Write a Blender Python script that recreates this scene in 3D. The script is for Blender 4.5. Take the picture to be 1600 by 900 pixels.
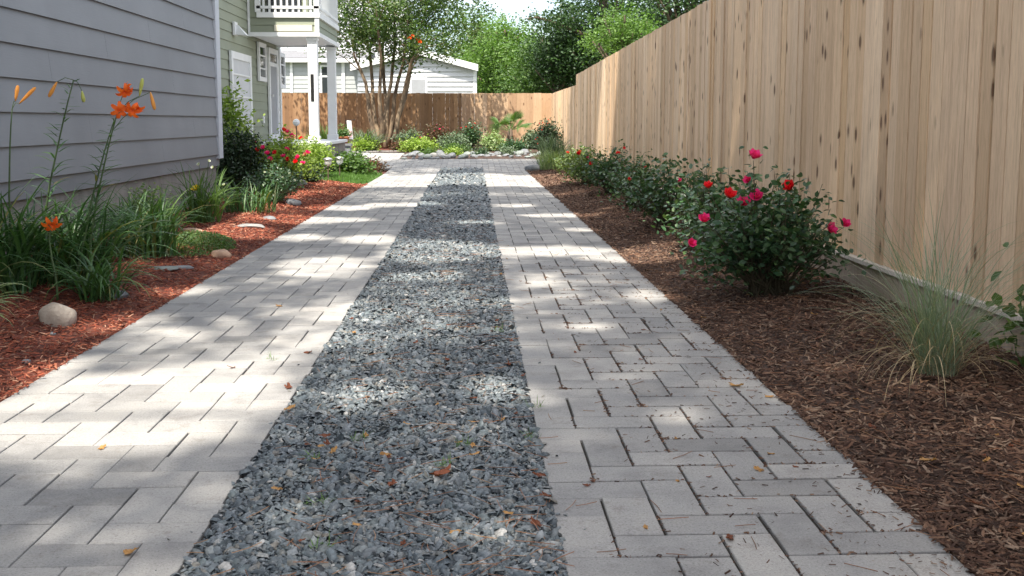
import bpy, math, random
import numpy as np
from mathutils import Vector, Matrix, noise
R = math.radians
random.seed(7); rng = np.random.default_rng(7)
S = bpy.context.scene
for o in list(bpy.data.objects): bpy.data.objects.remove(o)

# ------------------------------------------------------------------ camera, sky, sun, exposure
FPX = 1650.0; CAMZ = 1.1; PITCH = 6.5; YAW = 2.15; PY = 378.0
cd = bpy.data.cameras.new('camera'); cam = bpy.data.objects.new('camera', cd); S.collection.objects.link(cam)
cam.location = (0, 0, CAMZ); cam.rotation_euler = (R(90 - PITCH), 0, R(-YAW))
cd.sensor_width = 36; cd.lens = FPX / 1600 * 36; cd.shift_y = -(450 - PY) / 1600
cd.clip_end = 2000; cd.clip_start = 0.05
S.camera = cam
SUN_EL, SUN_AZ = 60, 17          # the sun stands behind the camera, a little to its left
w = bpy.data.worlds.new('World'); S.world = w; w.use_nodes = True
nt = w.node_tree; nt.nodes.clear()
sky = nt.nodes.new('ShaderNodeTexSky'); sky.sky_type = 'NISHITA'; sky.sun_disc = False
sky.sun_elevation = R(SUN_EL); sky.sun_rotation = R(180 + SUN_AZ); sky.air_density = 1.0; sky.dust_density = 2.0; sky.ozone_density = 1.0
bg = nt.nodes.new('ShaderNodeBackground'); bg.inputs[1].default_value = 0.142
tc = nt.nodes.new('ShaderNodeTexCoord'); mp = nt.nodes.new('ShaderNodeMapping'); mp.inputs['Scale'].default_value = (1, 1, 2.6)
nz = nt.nodes.new('ShaderNodeTexNoise'); nz.inputs['Scale'].default_value = 2.2; nz.inputs['Detail'].default_value = 7
cr = nt.nodes.new('ShaderNodeValToRGB'); cr.color_ramp.elements[0].position = .38; cr.color_ramp.elements[1].position = .62
mx = nt.nodes.new('ShaderNodeMix'); mx.data_type = 'RGBA'; mx.inputs[7].default_value = (8.7, 8.8, 8.9, 1)
out = nt.nodes.new('ShaderNodeOutputWorld')
nt.links.new(tc.outputs['Generated'], mp.inputs[0]); nt.links.new(mp.outputs[0], nz.inputs['Vector'])
nt.links.new(nz.outputs[0], cr.inputs[0]); nt.links.new(cr.outputs[0], mx.inputs[0])
nt.links.new(sky.outputs[0], mx.inputs[6]); nt.links.new(mx.outputs[2], bg.inputs[0]); nt.links.new(bg.outputs[0], out.inputs[0])
sl = bpy.data.lights.new('sun', 'SUN'); sl.energy = 4.9; sl.angle = R(0.6); sl.color = (1, .93, .82)
sun = bpy.data.objects.new('sun', sl); S.collection.objects.link(sun)
SD = Vector((math.sin(R(SUN_AZ)) * math.cos(R(SUN_EL)), math.cos(R(SUN_AZ)) * math.cos(R(SUN_EL)), -math.sin(R(SUN_EL))))
sun.rotation_euler = SD.to_track_quat('-Z', 'Y').to_euler()
S.view_settings.view_transform = 'Standard'; S.view_settings.look = 'None'; S.view_settings.gamma = 1
S.view_settings.exposure = 1.04; S.view_settings.use_curve_mapping = False
S.render.engine = 'CYCLES'
S.cycles.max_bounces = 8; S.cycles.transparent_max_bounces = 8

# ------------------------------------------------------------------ helpers
CM = cam.rotation_euler.to_matrix()
def ray(px, py): return CM @ Vector(((px - 800) / FPX, -(py - PY) / FPX, -1))
def P(px, py, Y):
    d = ray(px, py); return Vector((0, 0, CAMZ)) + d * (Y / d.y)
def G(px, py, z=0.0):
    d = ray(px, py); return Vector((0, 0, CAMZ)) + d * ((z - CAMZ) / d.z)
def sst(t): t = min(1, max(0, t)); return t * t * (3 - 2 * t)
def prof(y): return 0.30 * sst((y - 22) / 12.5)
DL, GL, GR, DR = -1.87, -0.72, 0.228, 1.235      # driveway edges in metres
def gz(x, y):
    z = prof(y)
    if x < DL: z += -.02 + .07 * sst((DL - x) / .8) + .02 * noise.noise(Vector((x * 2, y * 2, 0)))
    elif x > DR: z += -.02 + .07 * sst((x - DR) / .7) + .02 * noise.noise(Vector((x * 2, y * 2, 3)))
    return z

class MB:
    def __init__(s): s.v = []; s.f = []
    def add(s, vs, fs):
        n = len(s.v); s.v += [tuple(q) for q in vs]; s.f += [tuple(i + n for i in f) for f in fs]
    def hexa(s, q):   # 8 points: bottom 4 ccw, top 4 ccw
        s.add(q, [(3, 2, 1, 0), (4, 5, 6, 7), (0, 1, 5, 4), (1, 2, 6, 5), (2, 3, 7, 6), (3, 0, 4, 7)])
    def box(s, x0, x1, y0, y1, z0, z1):
        s.hexa([(x0, y0, z0), (x1, y0, z0), (x1, y1, z0), (x0, y1, z0), (x0, y0, z1), (x1, y0, z1), (x1, y1, z1), (x0, y1, z1)])
    def bevbox(s, x0, x1, y0, y1, z0, z1, b):  # box with chamfered top edges
        s.hexa([(x0, y0, z0), (x1, y0, z0), (x1, y1, z0), (x0, y1, z0), (x0, y0, z1 - b), (x1, y0, z1 - b), (x1, y1, z1 - b), (x0, y1, z1 - b)])
        s.f.pop(-5)
        n = len(s.v); s.v += [(x0 + b, y0 + b, z1), (x1 - b, y0 + b, z1), (x1 - b, y1 - b, z1), (x0 + b, y1 - b, z1)]
        s.f += [(n - 4, n - 3, n + 1, n), (n - 3, n - 2, n + 2, n + 1), (n - 2, n - 1, n + 3, n + 2), (n - 1, n - 4, n, n + 3), (n, n + 1, n + 2, n + 3)]
    def tube(s, pts, rad, k=6, cap=True):
        pts = [Vector(p) for p in pts]; n0 = len(s.v); m = len(pts)
        for i, p in enumerate(pts):
            t = (pts[min(i + 1, m - 1)] - pts[max(i - 1, 0)]).normalized()
            a = t.cross(Vector((0.31, .95, .02))); a = a.normalized() if a.length > 1e-4 else Vector((1, 0, 0)); b = t.cross(a)
            r = rad[i] if isinstance(rad, (list, tuple)) else rad
            for j in range(k):
                an = 2 * math.pi * j / k; s.v.append(tuple(p + (a * math.cos(an) + b * math.sin(an)) * r))
        for i in range(m - 1):
            for j in range(k):
                q = n0 + i * k; s.f.append((q + j, q + (j + 1) % k, q + k + (j + 1) % k, q + k + j))
        if cap: s.f.append(tuple(n0 + j for j in range(k))[::-1]); s.f.append(tuple(n0 + (m - 1) * k + j for j in range(k)))
    def lathe(s, prf, c, k=16):
        n0 = len(s.v)
        for r, z in prf:
            for j in range(k):
                a = 2 * math.pi * j / k; s.v.append((c[0] + r * math.cos(a), c[1] + r * math.sin(a), c[2] + z))
        for i in range(len(prf) - 1):
            for j in range(k):
                q = n0 + i * k; s.f.append((q + j, q + (j + 1) % k, q + k + (j + 1) % k, q + k + j))
        s.f.append(tuple(n0 + j for j in range(k))[::-1]); s.f.append(tuple(n0 + (len(prf) - 1) * k + j for j in range(k)))
    def build(s, name, m, parent=None, smooth=False):
        me = bpy.data.meshes.new(name); me.from_pydata(s.v, [], s.f); me.materials.append(m)
        if smooth: me.polygons.foreach_set('use_smooth', [True] * len(me.polygons))
        me.update(); return link(name, me, parent)
def link(name, me, parent=None):
    o = bpy.data.objects.new(name, me); S.collection.objects.link(o)
    if parent: 
        o.parent = parent; o.matrix_parent_inverse = parent_inv(parent)
    return o
def parent_inv(p): return (Matrix.Translation(p.location) @ p.rotation_euler.to_matrix().to_4x4()).inverted() if p.parent is None else Matrix.Identity(4)
def tag(o, label=None, cat=None, group=None, kind=None):
    for k, v in (('label', label), ('category', cat), ('group', group), ('kind', kind)):
        if v: o[k] = v
    return o
def empty(name, loc, label, cat, group=None):
    o = bpy.data.objects.new(name, None); S.collection.objects.link(o); o.location = loc; o.empty_display_size = .1
    return tag(o, label, cat, group)
def struct(o): o['kind'] = 'structure'; return o
def rots(ax, ay, az):
    cx, sx, cy, sy, cz, sz = np.cos(ax), np.sin(ax), np.cos(ay), np.sin(ay), np.cos(az), np.sin(az)
    M = np.empty((len(az), 3, 3))
    M[:, 0, 0] = cz * cy; M[:, 0, 1] = cz * sy * sx - sz * cx; M[:, 0, 2] = cz * sy * cx + sz * sx
    M[:, 1, 0] = sz * cy; M[:, 1, 1] = sz * sy * sx + cz * cx; M[:, 1, 2] = sz * sy * cx - cz * sx
    M[:, 2, 0] = -sy; M[:, 2, 1] = cy * sx; M[:, 2, 2] = cy * cx
    return M
def scatter(name, m, tv, tf, pos, rot, scl, parent=None, smooth=False):
    tv = np.asarray(tv, float); n = len(pos); k = len(tv)
    scl = np.asarray(scl, float); scl = scl[:, None] * np.ones(3) if scl.ndim == 1 else scl
    V = np.einsum('nij,nkj->nki', rot, tv[None] * scl[:, None, :]) + np.asarray(pos)[:, None, :]
    V = V.reshape(-1, 3)
    lens = np.array([len(f) for f in tf]); fl = np.concatenate([np.array(f) for f in tf])
    L = (fl[None] + (np.arange(n) * k)[:, None]).ravel(); tot = np.tile(lens, n)
    me = bpy.data.meshes.new(name); me.vertices.add(len(V)); me.vertices.foreach_set('co', V.ravel())
    me.loops.add(len(L)); me.loops.foreach_set('vertex_index', L.astype(np.int32))
    me.polygons.add(len(tot)); st = np.concatenate([[0], np.cumsum(tot)[:-1]])
    me.polygons.foreach_set('loop_start', st.astype(np.int32)); me.polygons.foreach_set('loop_total', tot.astype(np.int32))
    if smooth: me.polygons.foreach_set('use_smooth', [True] * len(tot))
    me.update(calc_edges=True); me.validate(); me.materials.append(m)
    return link(name, me, parent)
LEAF = ([(0, 0, 0), (-.28, .45, .07), (0, 1, -.05), (.28, .45, .07)], [(0, 3, 2), (0, 2, 1)])
LEAF6 = ([(0, 0, 0), (-.25, .25, .05), (-.29, .6, .06), (0, 1, -.08), (.29, .6, .06), (.25, .25, .05), (0, .5, -.02)],
         [(0, 6, 1), (1, 6, 2), (2, 6, 3), (3, 6, 4), (4, 6, 5), (5, 6, 0)])

# ------------------------------------------------------------------ materials
def mat(name):
    m = bpy.data.materials.new(name); m.use_nodes = True; t = m.node_tree; b = t.nodes['Principled BSDF']; return m, t, b
def N(t, ty, **k):
    n = t.nodes.new('ShaderNode' + ty)
    for a, v in k.items(): setattr(n, a, v)
    return n
def ramp(t, stops, src):
    r = N(t, 'ValToRGB'); e = r.color_ramp.elements
    while len(e) < len(stops): e.new(.5)
    for el, (p, c) in zip(e, stops): el.position = p; el.color = (*c, 1)
    t.links.new(src, r.inputs[0]); return r.outputs[0]
def noi(t, scale, detail=4, mscale=None, rough=.55, coord='Object', off=None):
    c = N(t, 'TexCoord').outputs[coord]
    if mscale:
        q = N(t, 'Mapping'); q.inputs['Scale'].default_value = mscale; t.links.new(c, q.inputs[0]); c = q.outputs[0]
        if off is not None: t.links.new(off, q.inputs['Location'])
    n = N(t, 'TexNoise'); n.inputs['Scale'].default_value = scale; n.inputs['Detail'].default_value = detail; n.inputs['Roughness'].default_value = rough
    t.links.new(c, n.inputs['Vector']); return n.outputs[0]
def mixc(t, a, b, f, mode='MIX'):
    n = N(t, 'Mix', data_type='RGBA', blend_type=mode)
    for s, i in ((f, 0), (a, 6), (b, 7)):
        if isinstance(s, (int, float)): n.inputs[i].default_value = s
        elif isinstance(s, tuple): n.inputs[i].default_value = (*s, 1)
        else: t.links.new(s, n.inputs[i])
    return n.outputs[2]
def bump(t, b, h, st, d=.01):
    n = N(t, 'Bump'); n.inputs['Strength'].default_value = st; n.inputs['Distance'].default_value = d
    t.links.new(h, n.inputs['Height']); t.links.new(n.outputs[0], b.inputs['Normal'])
def plain(name, c, rough=.6, var=.25, scale=8, bst=.15, metal=0):
    m, t, b = mat(name); n = noi(t, scale, 6)
    lo = tuple(x * (1 - var) for x in c); hi = tuple(min(1, x * (1 + var)) for x in c)
    t.links.new(ramp(t, [(.3, lo), (.7, hi)], n), b.inputs['Base Color']); b.inputs['Roughness'].default_value = rough; b.inputs['Metallic'].default_value = metal
    if bst: bump(t, b, noi(t, scale * 8, 3), bst, .004)
    return m
def island(name, cols, rough=.6, spec=.4, trans=0, fine=0, scale=60):
    m, t, b = mat(name); g = N(t, 'NewGeometry').outputs['Random Per Island']
    st = [(i / max(1, len(cols) - 1), c) for i, c in enumerate(cols)]
    c = ramp(t, st, g)
    if fine: c = mixc(t, c, ramp(t, [(.35, (1 - fine,) * 3), (.65, (1 + fine,) * 3)], noi(t, scale, 4)), 1.0, 'MULTIPLY')
    t.links.new(c, b.inputs['Base Color']); b.inputs['Roughness'].default_value = rough; b.inputs['Specular IOR Level'].default_value = spec
    if trans:
        tr = N(t, 'BsdfTranslucent'); mm = mixc(t, c, (1.3, 1.5, .5), 1.0, 'MULTIPLY'); t.links.new(mm, tr.inputs[0])
        ms = N(t, 'MixShader'); ms.inputs[0].default_value = trans
        t.links.new(b.outputs[0], ms.inputs[1]); t.links.new(tr.outputs[0], ms.inputs[2])
        t.links.new(ms.outputs[0], t.nodes['Material Output'].inputs[0])
    return m
M = {}
# concrete pavers
m, t, b = mat('concrete_paver'); g = N(t, 'NewGeometry').outputs['Random Per Island']
c = ramp(t, [(0, (.25, .245, .238)), (.15, (.295, .29, .283)), (.6, (.345, .338, .326)), (.8, (.365, .352, .335)), (1, (.41, .397, .375))], g)
c = mixc(t, c, ramp(t, [(.3, (.70, .70, .71)), (.5, (1, 1, 1)), (.72, (1.12, 1.10, 1.06))], noi(t, 3.1, 8, rough=.7)), 1.0, 'MULTIPLY')
c = mixc(t, c, ramp(t, [(.34, (.45, .44, .43)), (.45, (.95, .95, .95)), (.58, (1.02, 1.02, 1.02)), (.68, (1.35, 1.35, 1.35))], noi(t, 150, 4, rough=.85)), .9, 'MULTIPLY')
c = mixc(t, c, (.13, .10, .075), ramp(t, [(.55, (0, 0, 0)), (.74, (.65, .65, .65))], noi(t, 7, 9, rough=.8)))
t.links.new(c, b.inputs['Base Color']); b.inputs['Roughness'].default_value = .82; b.inputs['Specular IOR Level'].default_value = .3
bump(t, b, noi(t, 160, 5, rough=.7), .5, .004); M['paver'] = m
M['joint'] = plain('joint_sand', (.035, .028, .022), .95, .5, 40)
M['gravel'] = island('slate_gravel', [(.028, .034, .040), (.07, .088, .10), (.16, .185, .20), (.085, .105, .12), (.23, .25, .265), (.045, .058, .067), (.12, .148, .165), (.18, .20, .215), (.10, .122, .13), (.13, .16, .17), (.24, .26, .26), (.06, .078, .088), (.14, .165, .18), (.19, .175, .15), (.11, .135, .143), (.42, .41, .39)], .5, .5, fine=.3, scale=90)
M['gravel_bed'] = plain('gravel_bed', (.035, .04, .048), .9, .5, 60, .5)
M['mulch_red'] = island('red_mulch', [(.05, .014, .010), (.17, .04, .024), (.32, .085, .045), (.11, .028, .019), (.42, .16, .09), (.22, .055, .032), (.08, .022, .016), (.48, .27, .18)], .85, .2)
M['mulch_redbed'] = plain('red_mulch_bed', (.12, .034, .02), .95, .6, 25, .8)
M['mulch_brown'] = island('brown_mulch', [(.025, .014, .010), (.09, .048, .034), (.16, .088, .058), (.05, .028, .021), (.23, .135, .088), (.10, .056, .039), (.045, .024, .018), (.30, .21, .15), (.10, .056, .038), (.055, .03, .022)], .85, .2)
M['mulch_brownbed'] = plain('brown_mulch_bed', (.06, .034, .024), .95, .6, 25, .8)
M['soil'] = plain('soil_and_grass', (.07, .085, .035), .95, .5, 3, .6)
M['lawn'] = plain('lawn_soil', (.05, .09, .025), .95, .4, 10, .4)
M['needle'] = island('pine_needle', [(.30, .13, .06), (.20, .09, .045), (.38, .22, .12)], .7)
M['dryleaf'] = island('dry_leaf', [(.36, .12, .035), (.24, .07, .025), (.15, .045, .02), (.30, .13, .06)], .65, trans=.15, fine=.3)
M['yleaf'] = island('yellow_dry_leaf', [(.48, .28, .10), (.40, .20, .07)], .65, trans=.15, fine=.3)
# fence wood: grain, streaks and knots, changed from board to board
def wood(name, tones, knot=(.09, .04, .02), kscale=1.0, stain=None):
    m, t, b = mat(name); g = N(t, 'NewGeometry').outputs['Random Per Island']
    cmb = N(t, 'CombineXYZ'); mu = N(t, 'Math', operation='MULTIPLY'); mu.inputs[1].default_value = 37; t.links.new(g, mu.inputs[0])
    t.links.new(mu.outputs[0], cmb.inputs[2]); t.links.new(mu.outputs[0], cmb.inputs[0])
    c = ramp(t, [(i / (len(tones) - 1), q) for i, q in enumerate(tones)], g)
    gr = noi(t, 9, 8, (5, 5, .16), .7, off=cmb.outputs[0])
    c = mixc(t, c, ramp(t, [(.25, (.62, .56, .5)), (.5, (1, 1, 1)), (.75, (1.12, 1.10, 1.08))], gr), .7, 'MULTIPLY')
    fg = noi(t, 46, 5, (6, 6, .22), .6, off=cmb.outputs[0])
    c = mixc(t, c, ramp(t, [(.35, (.78, .74, .7)), (.55, (1.06, 1.06, 1.06))], fg), .8, 'MULTIPLY')
    # large weather stains
    c = mixc(t, c, ramp(t, [(.35, (.90, .88, .86)), (.6, (1.04, 1.03, 1.02))], noi(t, 1.1, 5, (1, 1, .5))), 1.0, 'MULTIPLY')
    # knots
    q = N(t, 'Mapping'); q.inputs['Scale'].default_value = (11 * kscale, 11 * kscale, 4.6 * kscale); t.links.new(N(t, 'TexCoord').outputs['Object'], q.inputs[0]); t.links.new(cmb.outputs[0], q.inputs['Location'])
    vo = N(t, 'TexVoronoi'); vo.inputs['Scale'].default_value = 1; t.links.new(q.outputs[0], vo.inputs['Vector'])
    nn = noi(t, 30, 3, (1, 1, .5)); ad = N(t, 'Math', operation='MULTIPLY_ADD'); ad.inputs[1].default_value = .13; t.links.new(nn, ad.inputs[0]); t.links.new(vo.outputs['Distance'], ad.inputs[2])
    kd = ramp(t, [(.215, (1, 1, 1)), (.25, (.55, .55, .55)), (.36, (0, 0, 0))], ad.outputs[0])
    sep = N(t, 'SeparateColor'); t.links.new(vo.outputs['Color'], sep.inputs[0])
    gt = N(t, 'Math', operation='GREATER_THAN'); gt.inputs[1].default_value = .60; t.links.new(sep.outputs[0], gt.inputs[0])
    kk = N(t, 'Math', operation='MULTIPLY'); t.links.new(gt.outputs[0], kk.inputs[0]); t.links.new(kd, kk.inputs[1])
    k2 = N(t, 'Math', operation='MULTIPLY'); k2.inputs[1].default_value = .85; t.links.new(kk.outputs[0], k2.inputs[0])
    c = mixc(t, c, knot, k2.outputs[0])
    t.links.new(c, b.inputs['Base Color']); b.inputs['Roughness'].default_value = .78; b.inputs['Specular IOR Level'].default_value = .25
    bump(t, b, fg, .35, .004); return m
M['fence'] = wood('fence_pine', [(.66, .47, .295), (.77, .58, .40), (.60, .43, .275), (.82, .64, .46), (.70, .49, .29), (.75, .59, .43), (.63, .46, .31), (.84, .66, .475), (.55, .39, .25), (.79, .59, .39)])
M['fence_back'] = wood('back_fence_pine', [(.40, .27, .17), (.50, .36, .235), (.34, .22, .135), (.54, .40, .28), (.45, .295, .175)])
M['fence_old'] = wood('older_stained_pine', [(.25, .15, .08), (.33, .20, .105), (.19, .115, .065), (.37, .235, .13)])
M['sill'] = wood('weathered_board', [(.32, .27, .22), (.38, .32, .26)])
M['rail'] = wood('pale_rail_board', [(.62, .58, .52), (.70, .66, .60)])
M['siding_blue'] = plain('blue_grey_siding', (.205, .21, .222), .55, .10, 1.2, .1)
# faint embossed grain on the lap siding
t = M['siding_blue'].node_tree; bump(t, t.nodes['Principled BSDF'], noi(t, 22, 5, (.3, .3, 4), .6), .35, .004)
M['trim_blue'] = plain('blue_grey_trim', (.52, .54, .58), .55, .04, 3)
M['sage'] = plain('sage_siding', (.25, .275, .205), .6, .05, 3)
M['white'] = plain('white_paint', (.76, .77, .77), .5, .04, 4, .05)
M['white_siding'] = plain('white_siding_paint', (.56, .57, .59), .55, .05, 3, .05)
M['shaded_siding'] = plain('shaded_grey_siding', (.36, .38, .38), .6, .05, 3, .05)
M['cream'] = plain('cream_paint', (.66, .62, .50), .55, .05, 4, .05)
M['greydoor'] = plain('grey_door', (.30, .31, .33), .5, .06, 4)
M['shingle'] = plain('grey_shingle', (.17, .17, .18), .9, .3, 12, .5)
M['black'] = plain('black_metal', (.02, .02, .02), .45, .2, 10, 0, .3)
M['silver'] = plain('brushed_metal', (.55, .55, .55), .35, .1, 12, 0, .8)
M['terracotta'] = plain('terracotta', (.42, .15, .07), .8, .2, 10)
M['pink'] = plain('pink_cloth', (.75, .45, .48), .8, .3, 30)
m, t, b = mat('window_glass'); b.inputs['Base Color'].default_value = (.03, .035, .04, 1); b.inputs['Roughness'].default_value = .06; b.inputs['Specular IOR Level'].default_value = .8; M['glass'] = m
m, t, b = mat('lamp_glass'); b.inputs['Base Color'].default_value = (.9, .9, .88, 1); b.inputs['Roughness'].default_value = .15; b.inputs['Transmission Weight'].default_value = .5; M['lampglass'] = m
# foundation block
m, t, b = mat('foundation_stucco'); c = ramp(t, [(.3, (.15, .135, .115)), (.5, (.23, .21, .185)), (.7, (.31, .285, .25))], noi(t, 3, 7, (1, 1, .5), .7))
t.links.new(c, b.inputs['Base Color']); b.inputs['Roughness'].default_value = .9; bump(t, b, noi(t, 60, 4), .5, .008); M['found'] = m
def bark(name, lo, hi, sc=6):
    m, t, b = mat(name); t.links.new(ramp(t, [(.35, lo), (.65, hi)], noi(t, sc, 6, (1, 1, .35), .7)), b.inputs['Base Color']); b.inputs['Roughness'].default_value = .85
    bump(t, b, noi(t, sc * 3, 4, (1, 1, .3)), .5, .02); return m
M['bark_pale'] = bark('smooth_pale_bark', (.04, .028, .02), (.34, .25, .16), 4)
M['bark'] = bark('brown_bark', (.05, .035, .025), (.14, .10, .07))
def rock(name, lo, hi, sc=9):
    m, t, b = mat(name); c = ramp(t, [(.3, lo), (.5, tuple((a + q) / 2 for a, q in zip(lo, hi))), (.7, hi)], noi(t, sc, 8, rough=.7))
    t.links.new(c, b.inputs['Base Color']); b.inputs['Roughness'].default_value = .8; bump(t, b, noi(t, sc * 5, 5), .5, .01); return m
M['rock_tan'] = rock('tan_boulder', (.27, .22, .18), (.42, .37, .31), 14)
M['rock_grey'] = rock('grey_stone', (.09, .10, .11), (.26, .27, .28))
M['rock_pink'] = rock('pink_stone', (.36, .21, .14), (.52, .36, .25))
M['rock_white'] = rock('white_quartz', (.15, .15, .145), (.36, .355, .34))
M['rock_slate'] = rock('slate_flag', (.12, .14, .13), (.29, .32, .305), 6)
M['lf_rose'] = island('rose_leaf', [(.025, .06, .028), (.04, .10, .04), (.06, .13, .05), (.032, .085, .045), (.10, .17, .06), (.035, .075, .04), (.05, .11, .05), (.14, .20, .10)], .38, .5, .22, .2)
M['lf_rose_lit'] = island('rose_leaf_sunlit', [(.05, .10, .03), (.12, .18, .05), (.18, .24, .07), (.07, .12, .04)], .42, .5, .3)  # lit copy of the rose leaf, sunlight put into its colours
M['lf_lily'] = island('daylily_leaf', [(.035, .08, .028), (.055, .13, .04), (.08, .17, .05), (.04, .10, .04), (.065, .15, .045), (.10, .18, .06), (.04, .09, .03), (.30, .26, .09)], .4, .5, .25)
M['lf_vari'] = island('variegated_leaf', [(.10, .19, .06), (.25, .33, .14), (.36, .42, .22), (.16, .26, .08)], .45, .4, .25)
M['lf_lime'] = island('lime_leaf', [(.17, .26, .04), (.26, .36, .07), (.32, .42, .10), (.12, .20, .04)], .5, .4, .35)
M['lf_dark'] = island('dark_evergreen_leaf', [(.014, .03, .014), (.025, .05, .02), (.035, .065, .03)], .45, .4, .1)
M['lf_sage'] = island('grey_green_leaf', [(.08, .12, .07), (.13, .18, .11), (.18, .24, .15), (.06, .10, .06)], .6, .3, .2)
M['lf_mid'] = island('mid_green_leaf', [(.05, .10, .025), (.08, .15, .04), (.12, .20, .05), (.06, .12, .04)], .5, .4, .3)
M['lf_myrtle'] = island('crape_myrtle_leaf', [(.045, .09, .03), (.08, .14, .04), (.13, .20, .06), (.05, .10, .04), (.17, .20, .07)], .45, .4, .35)
M['lf_oak'] = island('bright_tree_leaf', [(.07, .13, .03), (.11, .20, .045), (.15, .25, .06), (.085, .16, .04)], .5, .4, .35)
M['lf_tree_dark'] = island('dark_tree_leaf', [(.018, .04, .015), (.03, .065, .022), (.045, .09, .03), (.06, .12, .035)], .5, .4, .25)
M['lf_shade'] = island('shade_tree_leaf', [(.03, .055, .03), (.045, .075, .035), (.06, .09, .045)], .5, .3, .08)
M['lf_red'] = island('bronze_leaf', [(.12, .04, .03), (.07, .07, .03), (.18, .05, .04)], .5, .4, .25)
M['grassblade'] = island('ornamental_grass_blade', [(.15, .22, .14), (.24, .30, .21), (.19, .26, .18), (.33, .37, .28), (.16, .24, .16), (.45, .44, .34)], .55, .4, .25)
M['straw'] = island('dry_grass_blade', [(.42, .33, .20), (.34, .25, .15), (.50, .42, .28)], .6, .3, .2)
M['lawnblade'] = island('lawn_blade', [(.07, .14, .03), (.10, .20, .04), (.14, .26, .06)], .5, .4, .3)
M['stem'] = plain('green_stem', (.06, .10, .035), .55, .3, 20, 0)
M['cane'] = plain('rose_cane', (.07, .06, .035), .7, .3, 20, 0)
M['orange'] = island('orange_petal', [(.80, .11, .012), (.86, .16, .025), (.70, .07, .01)], .5, .3, .3)
M['bud'] = island('orange_bud', [(.80, .28, .05), (.72, .36, .08)], .5, .3, .2)
M['budgreen'] = island('green_yellow_bud', [(.50, .48, .12), (.42, .45, .12)], .5, .3, .2)
M['rosepink'] = island('pink_rose_petal', [(.80, .03, .22), (.86, .06, .30), (.70, .02, .16)], .5, .3, .25)
M['rosered'] = island('red_rose_petal', [(.75, .015, .03), (.85, .03, .05), (.60, .01, .02)], .5, .3, .25)
M['yellow'] = island('yellow_petal', [(.85, .62, .03), (.90, .7, .08)], .5, .3, .2)
M['whitepetal'] = island('white_petal', [(.75, .75, .68), (.68, .70, .62)], .5, .3, .2)

# ------------------------------------------------------------------ ground and paving
def sheet(name, m, xs, ys, zf):
    mb = MB(); nx, ny = len(xs), len(ys)
    mb.v = [(x, y, zf(x, y)) for y in ys for x in xs]
    mb.f = [(j * nx + i, j * nx + i + 1, (j + 1) * nx + i + 1, (j + 1) * nx + i) for j in range(ny - 1) for i in range(nx - 1)]
    return mb.build(name, m, smooth=True)
ys_far = [-60, -20, -6] + list(np.arange(-4, 40, 2.)) + [45, 60, 100, 200, 500, 1500]
struct(sheet('ground', M['soil'], [-1200, -200, -60, -20, -8, -4, 0, 4, 8, 20, 60, 200, 1200], ys_far, lambda x, y: prof(y) - .12))
YE = 24.4
CELL = .1425
JOINTS = []
def paving(name, x0, x1, y0, y1, edge_dirt=0, seed=1, prf=True):
    """herringbone of two-to-one concrete pavers, clipped to the strip"""
    rr = random.Random(seed); mb = MB()
    nx = int((x1 - x0) / CELL) + 4; ny = int((y1 - y0) / CELL) + 4
    for i in range(-3, nx):
        for j in range(-3, ny):
            c = (i - j) % 4
            if c == 0: a = (i, i + 2, j, j + 1); 
            elif c == 3: a = (i, i + 1, j, j + 2)
            else: continue
            X0, X1, Y0, Y1 = x0 + a[0] * CELL, x0 + a[1] * CELL, y0 + a[2] * CELL, y0 + a[3] * CELL
            if X1 <= x0 + .02 or X0 >= x1 - .02 or Y1 <= y0 + .02 or Y0 >= y1 - .02: continue
            gx = (.002 + .0065 * rr.random() ** 1.1) if c == 3 else .0012 + .0045 * rr.random() ** 2; gy = .0012 + .0012 * rr.random()
            if X0 > x0 + .02: X0 += gx
            if X1 < x1 - .02: X1 -= gx * .5
            dirty = edge_dirt and X1 > x1 - .62 and Y0 < 8 and rr.random() < .85
            if dirty: X0 += rr.uniform(.001, .003); Y0 += rr.uniform(.002, .006); Y1 -= rr.uniform(.001, .004)
            X0, X1, Y0, Y1 = max(X0, x0), min(X1, x1 + rr.uniform(-.004, .004)), max(Y0, y0) + gy, min(Y1, y1) - gy
            z = (prof((Y0 + Y1) / 2) if prf else 0) + rr.uniform(-.0018, .0018)
            if dirty: JOINTS.append((X0, X1, Y0, Y1))
            n0 = len(mb.v); mb.bevbox(X0, X1, Y0, Y1, z - .06, z, .0022)
            tx, ty, an = rr.uniform(-.006, .006), rr.uniform(-.006, .006), rr.uniform(-.004, .004); cx, cy = (X0 + X1) / 2, (Y0 + Y1) / 2
            ti = prof(Y1) - prof(Y0) if prf else 0
            for q in range(n0, len(mb.v)):
                x, y, zz = mb.v[q]; dx, dy = x - cx, y - cy
                mb.v[q] = (cx + dx - an * dy, cy + dy + an * dx, zz + tx * dx + ty * dy + ti * dy / max(.05, Y1 - Y0))
    return mb.build(name, M['paver'])
yg = list(np.arange(-4, 31.1, .5))
struct(sheet('joint_sand_bed', M['joint'], [DL + .006, GL, GR, DR - .006], list(np.arange(-4, YE, .5)) + [YE], lambda x, y: prof(y) - .011))
struct(paving('paved_strip', DL, GL, -1.0, YE, seed=3))
struct(paving('paved_strip', GR, DR, -1.0, YE, 1, seed=5))
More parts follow.
